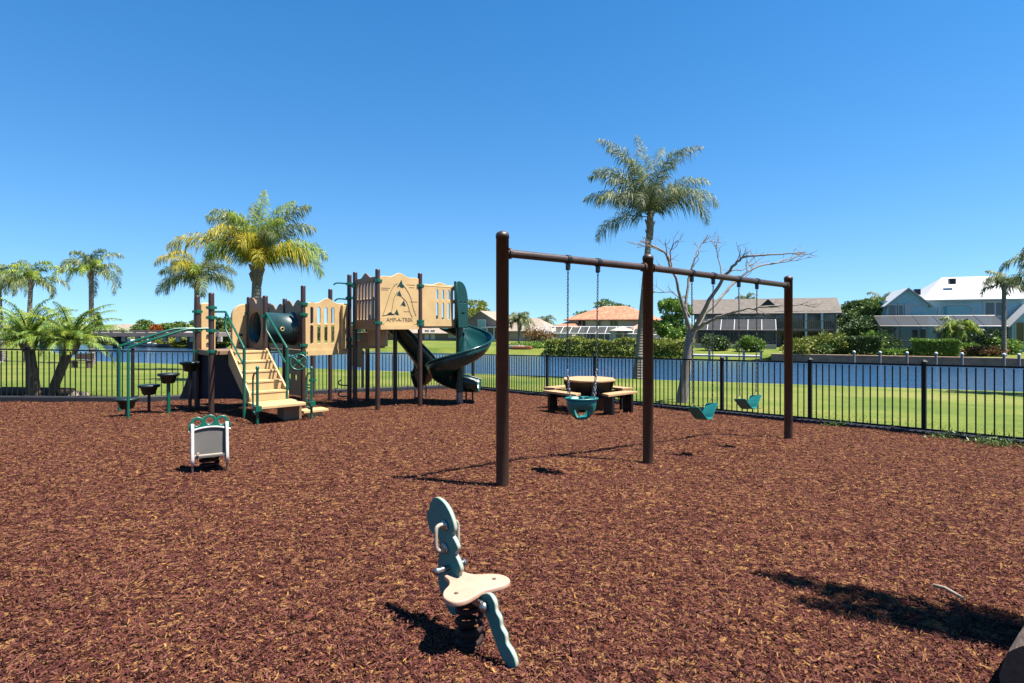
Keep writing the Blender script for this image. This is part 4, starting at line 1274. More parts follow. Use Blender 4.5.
ftree(876, 88, 298, 6.0, 'lighter leafy tree left of the teal gable', 'leaf_mid', 75, 7000, .34)
ftree(865, 82, 316, 5.0, 'bushy tree at the right end of the grey house', 'leaf_dark', 76, 6000, .3)
for i, (px, q, top, w, mat) in enumerate([(226, 80, 318, 12, 'leaf_dark'), (244, 82, 322, 12, 'leaf_mid'), (270, 84, 326, 13, 'leaf_dark'), (300, 88, 327, 13, 'leaf_mid'), (330, 90, 328, 13, 'leaf_dark'), (356, 92, 327, 12, 'leaf_mid'), (398, 104, 321, 12, 'leaf_dark'), (432, 112, 322, 12, 'leaf_mid')]):
    ftree(px, q, top, w, ['dark tree seen between the two tan climbing panels', 'mid green tree behind the step handrails', 'dark tree behind the green tunnel', 'mid green tree behind the tunnel end panel', 'dark tree showing through the slotted tan panel', 'mid green tree left of the high deck posts', 'dark tree behind the straight green slide', 'distant tree above the low tan roof'][i], mat, 80 + i, 6000, .42)
for i, (px, q, top, w, mat, lab) in enumerate([(145, 84, 321, 5.5, 'leaf_mid', 'green tree left of the orange flowering tree beyond the bridge'), (156, 80, 326, 2.6, 'leaf_orange', 'orange flowering tree beyond the bridge'), (167, 86, 324, 5, 'leaf_olive', 'dark green tree right of the orange flowering tree'), (180, 84, 323, 6, 'leaf_mid', 'rounded tree left of the white waterside building'), (121, 80, 331, 5, 'leaf_olive', 'low tree in front of the pinkish tan roof'), (207, 100, 320, 6, 'leaf_mid', 'tree rising behind the white waterside building'), (70, 92, 332, 8, 'leaf_mid', 'tree beyond the left end of the bridge'), (20, 92, 328, 10, 'leaf_mid', 'large tree behind the date palms')]):
    ftree(px, q, top, w, lab, mat, 95 + i, 4500, .45)
# one slim conifer beside the left palm
p = bank_pt(97, 100)
h = z_px(312, p.y) - p.z
leafy('conifer', 'slim dark conifer right of the straight left palm', 'tree', p, [(0, 0, h * (.3 + .1 * k), 1.5 - .14 * k, 1.5 - .14 * k, h * .09) for k in range(7)], 3000, .4, 'leaf_dark', 111, (h * .3, .2))
# far palms
def bank_palm(px, q, ytop, L, label, seed, fr=16, r=.17, **kw):
    p = bank_pt(px, q)
    palm('palm_tree', label, 'palm tree', p, (p.x + kw.pop('lean', 0), p.y, z_px(ytop, p.y)), r * 1.2, r, L, fr, seed, leaf_len=kw.pop('leaf_len', .75), nleaf=44, width=.08, droop=kw.pop('droop', 1.7), mats=kw.pop('mats', ('frond', 'frond_dark')), boots=.4)
bank_palm(519, 80, 322, 2.6, 'small palm with round crown right of the tall left swing post', 121, 20)
bank_palm(1004, 74, 287, 2.5, 'palm with drooping crown in front of the white roof', 122, [(178, 40, 1.1, 0, 1.9), (170, 10, 1.0, 0, 1.5), (190, 60, 1, 1, 2.2), (120, 80, .9, 0, 1.2), (60, 75, .9, 1, 1.3), (30, 50, 1, 0, 1.8), (5, 30, 1.1, 0, 1.7), (350, 5, 1, 1, 1.2), (270, 60, .9, 0, 2.2), (235, 45, .9, 1, 2.2), (310, 55, .9, 0, 2.2), (90, 60, .9, 1, 1.6)])
bank_palm(884, 92, 305, 2.6, 'palm crown rising left of the teal gable', 123, 16)
bank_palm(868, 98, 309, 2.6, 'pale palm above the dark tree beside the grey house', 124, 14)
bank_palm(747, 130, 301, 3.0, 'distant palm top above the grey house roof', 125, 14)
bank_palm(546, 130, 322, 3.0, 'distant palm top left of the orange roof', 126, 14)
bank_palm(957, 73, 331, 2.2, 'short bright feather palm before the teal porch', 127, 18, .12, mats=('frond_lime', 'frond'))
bank_palm(676, 95, 307, 2.8, 'palm crown above the bright tree behind the bare tree', 128, 14)

# bridge
def bridge():
    y0, y1 = 92.0, 87.0
    xa, xb = -125.0, -43.0
    d = 88.0
    mid = Vector(((xa + xb) / 2, (y0 + y1) / 2, WATER_Z))
    root = empty('bridge', mid, 'long low bridge on piers crossing the canal at far left', 'bridge')
    ang = math.atan2(y1 - y0, xb - xa); L = math.hypot(xb - xa, y1 - y0)
    Mx = Matrix.Translation((mid.x, mid.y, 0)) @ Matrix.Rotation(ang, 4, 'Z')
    CON = pmat('bridge_concrete', (0.26, 0.21, 0.175), .85, .25, .6, .2, 10)
    DK = pmat('bridge_pier', (0.12, 0.11, 0.10), .85, .25, .8, .2, 10)
    zt = z_px(330.5, 88); zb = z_px(336, 88)
    mb = MB(); mb.box((0, 0, zb + .28), (L, 7, .55), M=Mx); mb.build('deck', CON, root)
    mb = MB(); mb.box((0, -3.4, zt), (L, .16, .2), M=Mx); mb.box((0, -3.4, zb + .85), (L, .1, .14), M=Mx)
    n = int(L / 1.8)
    for i in range(n + 1): mb.box((-L / 2 + L * i / n, -3.4, (zt + zb) / 2 + .2), (.35, .15, zt - zb - .4), M=Mx)
    mb.build('railing', CON, root)
    mb = MB()
    k = int(L / 2.1)
    for i in range(k + 1): mb.box((-L / 2 + L * i / k, -2.9, zb - .38), (.55, .5, .76), M=Mx)
    mb.build('girder_ends', M['concrete'], root)
    for i in range(7):
        x = -L / 2 + L * (i + .55) / 7
        mb = MB(); mb.box((x, -1.2, -2.6), (.9, 1.2, 4.1), M=Mx); mb.build('pier', DK, root)
bridge()

# bench on the far part of the left lawn, planter timber and rock by the date palms
H = House('park_bench', 'low dark bench on the lawn behind the date palms', 'bench', 82, 24)
bx_, by_ = on_px(82, 34), 34
H.o = Vector((bx_, by_, lawn_z(bx_, by_))); H.M = Matrix.Translation(H.o); H.root.location = H.o; ORG[H.root] = H.o.copy()
H.box('seat', -.55, .55, -.2, .2, .40, .46, M['timber']); H.box('backrest', -.55, .55, .2, .25, .5, .85, M['timber'])
for sx in (-.45, .45): H.box('leg', sx - .05, sx + .05, -.18, .2, -.05, .4, M['timber'])
mb = MB()
d = 14.9
mb.tube([(on_px(2, d), d, lawn_z(-13, d) + .12), (on_px(40, d), d + .03, lawn_z(-12, d) + .13), (on_px(73, d), d, lawn_z(-11.5, d) + .12)], [.13, .12, .125], 8)
tag(rebase(mb.build('landscape_timber', M['timber']), (on_px(40, d), d, lawn_z(-12, d))), 'dark landscape timber lying behind the date palm trunks', 'timber')
def rock(px, d, r, label, seed):
    rng = random.Random(seed)
    x = on_px(px, d); z = lawn_z(x, d)
    mb = MB(); vs = []; fs = []; nu, nv = 12, 7
    for j in range(nv):
        ph = math.pi * (j + .001) / (nv - 1.0)
        for i in range(nu):
            th = 2 * math.pi * i / nu; rr = r * (1 + rng.uniform(-.16, .16))
            vs.append((x + rr * 1.2 * math.sin(ph) * math.cos(th), d + rr * math.sin(ph) * math.sin(th), z + r * .3 + rr * .75 * math.cos(ph)))
    for j in range(nv - 1):
        for i in range(nu): fs.append((j * nu + i, (j + 1) * nu + i, (j + 1) * nu + (i + 1) % nu, j * nu + (i + 1) % nu))
    mb.add(vs, fs); tag(rebase(mb.build('rock', M['rock']), (x, d, z)), label, 'rock')
rock(76, 14.9, .16, 'tan boulder right of the leaning date palm base', 1)
rock(82, 15.0, .13, 'smaller tan stone at the end of the landscape timber', 2)

# weeds at the foot of the right fence
rngw = random.Random(8)
for i, (px, py, s, lab) in enumerate([(838, 428, .16, 'small green weed under the fence near the right swing post'), (948, 440, .20, 'green weed clump at the foot of the fence post'), (985, 445, .2, 'spreading weed tuft along the right fence foot'), (1006, 449, .26, 'largest weed clump at the right photo edge')]):
    k = (px - 512) / FPX; m_ = (py - HORIZON) / FPX
    d = 1.372 / (m_ - .048 - .015 * k)
    x = k * d; z = plane_z(x, d)
    rg = np.random.default_rng(200 + i); n = 150
    C = np.stack([x + rg.normal(size=n) * s * .8, d + rg.normal(size=n) * s * .3, z + .02 + np.abs(rg.normal(size=n)) * s * .22], 1)
    D = rg.normal(size=(n, 3)) + np.array([0, 0, .9])
    o = link('weed', leaf_mesh('weed', C, D, .05 + .06 * rg.random(n), .02, rg), M['leaf_mid'])
    tag(rebase(o, (x, d, z)), lab, 'plant')

# ================================================================== FENCES AND BORDERS
def fence(A, B, label, h=1.24, bay=2.0, end_post=True, first=0.0):
    A = Vector((A[0], A[1], 0)); B = Vector((B[0], B[1], 0))
    u0 = (B - A).normalized()
    L = (B - A).length; n = max(1, round((L - first) / bay)); A0 = A; A = A + u0 * first; e = (B - A) / n
    starts = ([(A0, A)] if first else []) + [(A + e * i, A + e * (i + 1)) for i in range(n)]
    root = empty('metal_fence', (A.x, A.y, plane_z(A.x, A.y)), label, 'fence')
    rz = math.atan2(e.y, e.x)
    for p in [q[0] for q in starts] + ([starts[-1][1]] if end_post else []):
        z = plane_z(p.x, p.y)
        mb = MB(); mb.box((p.x, p.y, z + h / 2 - .1), (.066, .066, h + .32), rz)
        mb.add([(p.x - .045, p.y - .045, z + h + .06), (p.x + .045, p.y - .045, z + h + .06), (p.x + .045, p.y + .045, z + h + .06), (p.x - .045, p.y + .045, z + h + .06), (p.x, p.y, z + h + .10)],
               [(0, 1, 4), (1, 2, 4), (2, 3, 4), (3, 0, 4), (3, 2, 1, 0)])
        mb.build('post', M['fence'], root)
    for a, b in starts:
        mb = MB()
        u = (b - a).normalized()
        za, zb = plane_z(a.x, a.y), plane_z(b.x, b.y)
        nv = Vector((-u.y, u.x, 0)) * .018
        a2 = a + u * .036; b2 = b - u * .036
        for hh, th in ((h, .034), (.11, .034)):
            vs = []
            for p, z in ((a2, za), (b2, zb)):
                for sx, sz in ((-1, -1), (1, -1), (1, 1), (-1, 1)): vs.append((p.x + nv.x * sx, p.y + nv.y * sx, z + hh + sz * th / 2))
            mb.add(vs, [(0, 1, 5, 4), (1, 2, 6, 5), (2, 3, 7, 6), (3, 0, 4, 7), (3, 2, 1, 0), (4, 5, 6, 7)])
        k = round((b - a).length / .118)
        for j in range(1, k):
            p = a.lerp(b, j / k); z = za + (zb - za) * j / k
            mb.box((p.x, p.y, z + h / 2 + .015), (.019, .019, h - .09), rz)
        mb.build('picket_panel', M['fence'], root)
    return root
fence(FA, FB, 'black picket fence in front of the date palms at far left', end_post=False)
fence(FB, FK, 'black picket fence running behind the play structure', end_post=False)
def along_right(px):
    k = (px - 512) / FPX; dx, dy = FE[0] - FK[0], FE[1] - FK[1]; l = math.hypot(dx, dy)
    return (k * FK[1] - FK[0]) / (dx - k * dy) * l
s1_, s2_ = along_right(722), along_right(924)
bay_ = (s2_ - s1_) / 2
f1_ = s1_ % bay_
dx_, dy_ = FE[0] - FK[0], FE[1] - FK[1]; l_ = math.hypot(dx_, dy_)
nb_ = round((l_ - f1_) / bay_); le_ = f1_ + nb_ * bay_
fence(FK, (FK[0] + dx_ / l_ * le_, FK[1] + dy_ / l_ * le_), 'black picket fence running from the table to the right photo edge', bay=bay_, first=f1_)
def border(A, B, off, label, seg=1.25, h=.16):
    A = Vector((A[0], A[1], 0)); B = Vector((B[0], B[1], 0)); u = (B - A).normalized(); nrm = Vector((u.y, -u.x, 0))
    A = A + nrm * off; B = B + nrm * off
    n = max(1, round((B - A).length / seg)); rz = math.atan2(u.y, u.x)
    root = empty('playground_border', (A.x, A.y, plane_z(A.x, A.y)), label, 'edging')
    rng = random.Random(3)
    for i in range(n):
        a = A.lerp(B, i / n); b = A.lerp(B, (i + 1) / n); c = (a + b) / 2
        mb = MB()
        za, zb = plane_z(a.x, a.y), plane_z(b.x, b.y)
        a2 = a + u * .01; b2 = b - u * .01
        vs = []
        for p, z in ((a2, za), (b2, zb)):
            for sx, hh in ((-.06, -.08), (.06, -.08), (.06, h * .85), (.045, h), (-.045, h), (-.06, h * .85)): vs.append((p.x + nrm.x * sx, p.y + nrm.y * sx, z + hh))
        mb.add(vs, [(j, (j + 1) % 6, 6 + (j + 1) % 6, 6 + j) for j in range(6)] + [(5, 4, 3, 2, 1, 0), (6, 7, 8, 9, 10, 11)])
        t = a + u * .05
        mb.tube([(t.x, t.y, za + h - .02), (t.x, t.y, za + h + .02)], .035, 8)
        mb.build('border_timber', M['border'], root)
border(FA, FB, .16, 'dark plastic edging along the mulch below the date palms')
border(FB, FK, .16, 'dark plastic edging along the mulch behind the play structure')
border(FK, FE, .14, 'low dark edging along the mulch under the right fence', h=.10)

# ================================================================== SWING SET
SP = [Vector((-.095, 5.66, 0)), Vector((1.67, 6.99, 0)), Vector((4.43, 9.12, 0))]
ZB = [2.08, 2.065, 1.99]; ZT = [2.275, 2.21, 2.125]
swing = empty('swing_set', (SP[0].x, SP[0].y, gz(SP[0].x, SP[0].y)), 'tall dark brown metal swing frame with three posts and one long beam', 'swing set')
for p, zt in zip(SP, ZT):
    mb = MB(); z0 = gz(p.x, p.y) - .2; r = .064
    mb.lathe((p.x, p.y, 0), [(r, z0), (r, zt - .05), (r * 1.06, zt - .05), (r * 1.06, zt - .018), (r * .9, zt + .004), (r * .5, zt + .018), (.004, zt + .024)], 20)
    mb.build('post', M['swingpost'], swing)
def beam_z(t): return ZB[0] + (ZB[1] - ZB[0]) * t if t <= 1 else ZB[1] + (ZB[2] - ZB[1]) * (t - 1)
for i in range(2):
    a = SP[i].copy(); b = SP[i + 1].copy(); a.z = ZB[i]; b.z = ZB[i + 1]; u = (b - a).normalized()
    mb = MB(); mb.tube([a + u * .05, b - u * .05], .042, 16)
    bm_ = mb.build('crossbeam', M['swingpost'], swing)
    mb = MB()
    for q, s in ((a, 1), (b, -1)): mb.tube([q + u * s * .066, q + u * s * .10], .056, 16); mb.tube([q + u * s * .066 + Vector((0, 0, -.075)), q + u * s * .066 + Vector((0, 0, .075))], .010, 8)
    mb.build('bracket', M['swingpost'], bm_)
def beam_pt(i, t):
    p = SP[i].lerp(SP[i + 1], t); p.z = ZB[i] + (ZB[i + 1] - ZB[i]) * t
    return p
BU = (SP[2] - SP[0]).normalized()
BN = Vector((BU.y, -BU.x, 0))       # towards the camera side
def hanger(i, t):
    p = beam_pt(i, t)
    u = (SP[i + 1] - SP[i]).normalized()
    mb = MB(); mb.tube([p - u * .028, p + u * .028], .050, 14)
    mb.box((p.x, p.y, p.z - .075), (.03, .045, .07), math.atan2(u.y, u.x)); mb.tube([p + Vector((0, 0, -.10)) - BN * .02, p + Vector((0, 0, -.10)) + BN * .02], .018, 8)
    mb.build('hanger', M['black'], swing)
    return p + Vector((0, 0, -.115))
def chain_mesh(a, b, pitch=.034, r=.0036):
    a = Vector(a); b = Vector(b); L = (b - a).length; n = max(2, int(L / pitch)); t = (b - a) / L
    s = t.orthogonal().normalized(); q = t.cross(s)
    mb = MB()
    for i in range(n):
        c = a + t * (L * (i + .5) / n); v = s if i % 2 else q
        l = pitch * .66; w = .0085
        path = [c - t * l + v * w * .5, c - t * l * .55 + v * w, c + t * l * .55 + v * w, c + t * l + v * w * .5, c + t * l - v * w * .5, c + t * l * .55 - v * w, c - t * l * .55 - v * w, c - t * l - v * w * .5]
        mb.tube(path, r, 5, closed=True)
    return mb
def ribbon(path, ups, width_dir, w, th):
    """band: path points, local normal per point, width direction"""
    vs = []; fs = []; wd = Vector(width_dir)
    for p, n in zip(path, ups):
        for sx, sn in ((-1, -1), (1, -1), (1, 1), (-1, 1)): vs.append(Vector(p) + wd * sx * w / 2 + Vector(n) * sn * th / 2)
    k = len(path)
    for i in range(k - 1):
        for j in range(4): fs.append((i * 4 + j, i * 4 + (j + 1) % 4, (i + 1) * 4 + (j + 1) % 4, (i + 1) * 4 + j))
    fs.append((3, 2, 1, 0)); b = (k - 1) * 4; fs.append((b, b + 1, b + 2, b + 3))
    return vs, fs
def belt_swing(t0, t1, zend, drop, label, lean):
    h0 = hanger(1, t0); h1 = hanger(1, t1)
    gnd = (h0 + h1) / 2
    root = empty('belt_swing', (gnd.x, gnd.y, zend - drop), label, 'swing', 'teal belt swings on the right half of the swing frame')
    u = (h1 - h0).normalized(); u.z = 0; u.normalize()
    half = (h1 - h0).length / 2 * .96
    e0 = Vector((h0.x, h0.y, zend)) + u * .02; e1 = Vector((h1.x, h1.y, zend + lean)) - u * .02
    chain_mesh(h0, e0 + Vector((0, 0, .06))).build('chain', M['chain'], root)
    chain_mesh(h1, e1 + Vector((0, 0, .06))).build('chain', M['chain'], root)
    mid = (e0 + e1) / 2 + Vector((0, 0, -drop)) + u * .03
    pts = smooth_path([e0, e0.lerp(mid, .5) + Vector((0, 0, -.025)), mid - u * .05, mid + u * .05, e1.lerp(mid, .5) + Vector((0, 0, -.025)), e1], 4)
    ups = []
    for i in range(len(pts)):
        t = (pts[min(i + 1, len(pts) - 1)] - pts[max(i - 1, 0)]).normalized(); ups.append(t.cross(BN).normalized())
    # the seat twists a little between its chains
    wd = (BN + Vector((0, 0, .10)) + u * .22).normalized()
    vs, fs = ribbon(pts, ups, wd, .165, .014)
    mb = MB(); mb.add(vs, fs, 0, False); seat = mb.build('seat', M['teal'], root, .004)
    mb = MB()
    for e, tt in ((e0, 1), (e1, -1)):
        mb.tube([e + Vector((0, 0, .065)), e + wd * .05 + Vector((0, 0, .0)), e - wd * .05, e + Vector((0, 0, .065))], .005, 6)
    mb.build('seat_bracket', M['steel'], seat)
    vs, fs = ribbon(pts[:len(pts) // 2 + 1], ups, wd, .160, .006)
    off = [Vector(v) - Vector(ups[min(i // 4, len(ups) - 1)]) * .0115 for i, v in enumerate(vs)]
    return root
belt_swing(.258, .40, .265, .185, 'teal belt swing nearer the middle post', .02)
belt_swing(.584, .726, .285, .165, 'teal belt swing nearer the right post', .02)

def toddler_swing():
    h0 = hanger(0, .399); h1 = hanger(0, .607)
    c = (h0 + h1) / 2
    zt = z_px(398.5, c.y); zb = z_px(419.5, c.y)
    root = empty('toddler_swing', (c.x, c.y, zb), 'teal bucket toddler swing hanging on the left half of the frame', 'swing')
    u = (h1 - h0); u.z = 0; u.normalize(); n = Vector((u.y, -u.x, 0))
    tw = Matrix.Rotation(R(-36), 3, 'Z'); u = tw @ u; n = tw @ n
    base = Vector((c.x, c.y, 0)) - Vector((.02, 0, 0))
    def P(a, b, z): return base + u * a + n * b + Vector((0, 0, z))
    H = zt - zb
    # bucket: ring walls that taper to a saddle, open leg holes front
    mb = MB(); k = 28; rows = [(1.0, 1.0, .168, .12), (.80, 1.0, .168, .118), (.52, 1.0, .158, .112), (.30, .98, .132, .096), (.12, .9, .095, .072), (.02, .8, .06, .05), (0, .8, .03, .03)]
    vs = []
    for f, s, ra, rb in rows:
        for i in range(k):
            a = 2 * math.pi * i / k; vs.append(P(ra * math.cos(a), rb * math.sin(a) * (1.0), zb + H * f))
    fs = []
    for r in range(len(rows) - 1):
        for i in range(k):
            a = 360 * (i + .5) / k
            leg = (r in (2, 3)) and (52 < a < 84 or 96 < a < 128 or 240 < a < 300)
            if leg and r == 2 or leg and r == 3: continue
            fs.append((r * k + i, r * k + (i + 1) % k, (r + 1) * k + (i + 1) % k, (r + 1) * k + i))
    mb.add(vs, fs, 0, True)
    seat = mb.build('bucket_seat', M['teal'], root)
    md = seat.modifiers.new('thick', 'SOLIDIFY'); md.thickness = .014; md.offset = -1
    mb = MB(); mb.tube([P(.178 * math.cos(2 * math.pi * i / 28), .123 * math.sin(2 * math.pi * i / 28), zt) for i in range(28)], .011, 8, closed=True)
    mb.build('rim', M['teal'], seat)
    for h, s in ((h0, -1), (h1, 1)):
        kn = Vector((h.x, h.y, zt + .32)).lerp(P(s * .16, 0, zt + .32), .7)
        chain_mesh(h, kn).build('chain', M['chain'], root)
        for b in (-.085, .085):
            chain_mesh(kn, P(s * .135, b, zt + .01), .032, .0038).build('seat_chain', M['steel'], root)
toddler_swing()

# ================================================================== PICNIC TABLE
def picnic_table():
    c = Vector((1.78, 13.15, 0)); z0 = gz(c.x, c.y)
    root = empty('picnic_table', (c.x, c.y, z0), 'octagonal tan and black picnic table with attached benches by the fence', 'picnic table')
    zt = z_px(378.5, 13.15) - .02
    rot = R(45)
    Mx = Matrix.Translation((c.x, c.y, 0)) @ Matrix.Rotation(rot - R(4), 4, 'Z')
    oct_ = [(.615 * math.cos(R(22.5 + 45 * i)), .615 * math.sin(R(22.5 + 45 * i))) for i in range(8)]
    link('tabletop', plate([oct_], .045, Mx @ Matrix.Translation((0, 0, zt)), .008), M['tabletop'], root)
    for s in range(4):
        Ms = Mx @ Matrix.Rotation(R(90 * s), 4, 'Z')
        # sloped black side board of the pedestal
        mb = MB()
        p = [(.40, -.42, zt - .035), (.40, .42, zt - .035), (.27, .27, z0 - .05), (.27, -.27, z0 - .05)]
        mb.add([Ms @ Vector(q) for q in p] + [Ms @ Vector((q[0] - .05, q[1], q[2])) for q in p], [(0, 1, 2, 3), (7, 6, 5, 4), (0, 4, 5, 1), (1, 5, 6, 2), (2, 6, 7, 3), (3, 7, 4, 0)])
        mb.build('pedestal_board', M['black'], root)
        zb = z0 + .44
        mb = MB(); mb.add([Ms @ Vector(q) for q in [(.72, -.40, zb), (.99, -.51, zb), (.99, .51, zb), (.72, .40, zb), (.72, -.40, zb + .05), (.99, -.51, zb + .05), (.99, .51, zb + .05), (.72, .40, zb + .05)]],
                          [(3, 2, 1, 0), (4, 5, 6, 7), (0, 1, 5, 4), (1, 2, 6, 5), (2, 3, 7, 6), (3, 0, 4, 7)])
        bench = mb.build('bench', M['tabletop'], root, .006)
        for sy in (-.36, .36):
            mb = MB(); mb.box((.86, sy * .92, (z0 + zb) / 2 - .05), (.24, .07, zb - z0 + .1), M=Ms); mb.build('bench_leg', M['black'], bench)
        mb = MB()
        for sy in (-.2, .2): mb.box((.56, sy, zb - .05), (.60, .05, .09), M=Ms)
        mb.build('bench_arm', M['black'], bench)
picnic_table()

# ================================================================== SPRING RIDERS
def spring_helix(c, r, wire, z0, z1, turns, n=22):
    pts = []
    for i in range(int(turns * n) + 1):
        a = 2 * math.pi * i / n; f = i / (turns * n)
        f2 = min(max((f - .10) / .8, 0), 1)
        pts.append((c[0] + r * math.cos(a), c[1] + r * math.sin(a), z0 + (z1 - z0) * (f2 * .94 + f * .06)))
    return MB().tube(pts, wire, 8)
def spring_rider():
    B = Vector((-.200, 2.665, 0)); g = gz(B.x, B.y)
    root = empty('spring_rider', (B.x, B.y, g), 'teal spring rider shaped like a crested creature with tan seat on black coil', 'spring rider')
    A = Vector((.655, -.755, 0)).normalized(); Pp = Vector((.755, .655, 0)).normalized()
    def W(a, p, z): return B + A * a + Pp * p + Vector((0, 0, z))
    spring_helix(B, .056, .0125, g + .004, .085, 4.9).build('spring', M['spring'], root)
    mb = MB(); mb.lathe((B.x, B.y, 0), [(.075, g - .05), (.075, g + .012), (.05, g + .018)], 20); mb.build('spring_clamp', M['spring'], root)
    mb = MB(); mb.lathe((B.x, B.y, 0), [(.066, .082), (.066, .100), (.05, .105)], 20)
    mb.build('spring_clamp', M['spring'], root)
    fr = [(-.343, .365), (-.352, .40), (-.33, .425), (-.315, .46), (-.285, .492), (-.245, .500), (-.195, .488), (-.150, .458), (-.118, .415), (-.108, .378), (-.128, .350), (-.098, .325), (-.080, .298), (-.105, .268), (-.078, .240), (-.055, .205),
          (-.072, .175), (-.055, .13), (-.045, .05), (-.06, .01), (-.12, -.035), (-.175, -.005), (-.228, .05), (-.246, .11), (-.244, .19), (-.232, .26), (-.246, .305), (-.300, .312), (-.328, .333)]
    tl = [(.085, .125), (.135, .160), (.172, .163), (.198, .140), (.205, .108), (.232, .085), (.240, .052), (.268, .030), (.276, -.004), (.306, -.022), (.330, -.045), (.338, -.075), (.318, -.096), (.272, -.090), (.225, -.050), (.180, .010), (.140, .065), (.100, .085)]
    Mp = frame_M(B, A, (0, 0, 1))
    for nm, ol in (('body_panel', fr), ('tail_panel', tl)):
        sl = smooth_loop(ol, 3)
        b = link(nm, plate([sl], .016, Mp, .002), M['core'], root)
        n_ = A.cross(Vector((0, 0, 1)))
        for s in (-1, 1):
            me = plate([sl], .0035, Mp @ Matrix.Translation((0, 0, s * .0096)), .001)
            link('teal_face', me, M['teal_body'], b)
    # heart seat
    zs = .150
    hs = smooth_loop([(-.150, 0), (-.140, .040), (-.085, .052), (-.040, .082), (-.005, .135), (.045, .168), (.100, .160), (.122, .115), (.112, .05), (.100, 0), (.112, -.05), (.122, -.115), (.100, -.160), (.045, -.168), (-.005, -.135), (-.040, -.082), (-.085, -.052), (-.140, -.040)], 3)
    Ms = Matrix(((A.x, Pp.x, 0, B.x), (A.y, Pp.y, 0, B.y), (0, 0, 1, zs), (0, 0, 0, 1)))
    seat = link('seat', plate([hs], .024, Ms, .005), M['seat_tan'], root)
    mb = MB()
    for p in (-.11, .11): mb.lathe(W(.05, p, zs + .0115), [(.010, 0), (.010, .003), (.002, .004)], 12)
    mb.build('bolt', M['timber'], seat)
    mb = MB()
    for (a, z) in ((-.105, .135), (-.105, .09), (.135, .105)):
        for s in (-1, 1): mb.lathe(W(a, s * .017, z), [(.024, 0), (.024, .012), (.016, .022), (.003, .027)], 12, axis=Pp * s)
    for s in (-1, 1):
        mb.box((0, 0, 0), (.22, .012, .03), M=Matrix.Translation(W(.02, s * .03, .115)) @ Matrix.Rotation(math.atan2(A.y, A.x), 4, 'Z'))
    mb.build('bracket', M['steel'], root)
    for s in (-1, 1):
        mb = MB()
        pth = smooth_path([W(-.185, s * .012, .385), W(-.185, s * .040, .390), W(-.183, s * .062, .378), W(-.182, s * .066, .33), W(-.180, s * .062, .282), W(-.180, s * .040, .268), W(-.180, s * .012, .272)], 5)
        mb.tube(pth, .0095, 10); h = mb.build('handle', M['core'], root)
        mb = MB()
        for z in (.385, .272): mb.lathe(W(-.183, s * .016, z), [(.026, 0), (.024, .006), (.012, .010)], 14, axis=Pp * s)
        mb.build('flange', M['steel'], h)
        mb = MB(); mb.tube([W(-.155, s * .012, .185), W(-.155, s * .075, .185)], .014, 10); mb.lathe(W(-.155, s * .075, .185), [(.018, 0), (.018, .012), (.006, .018)], 12, axis=Pp * s)
        mb.build('foot_peg', M['steel'], root)
spring_rider()

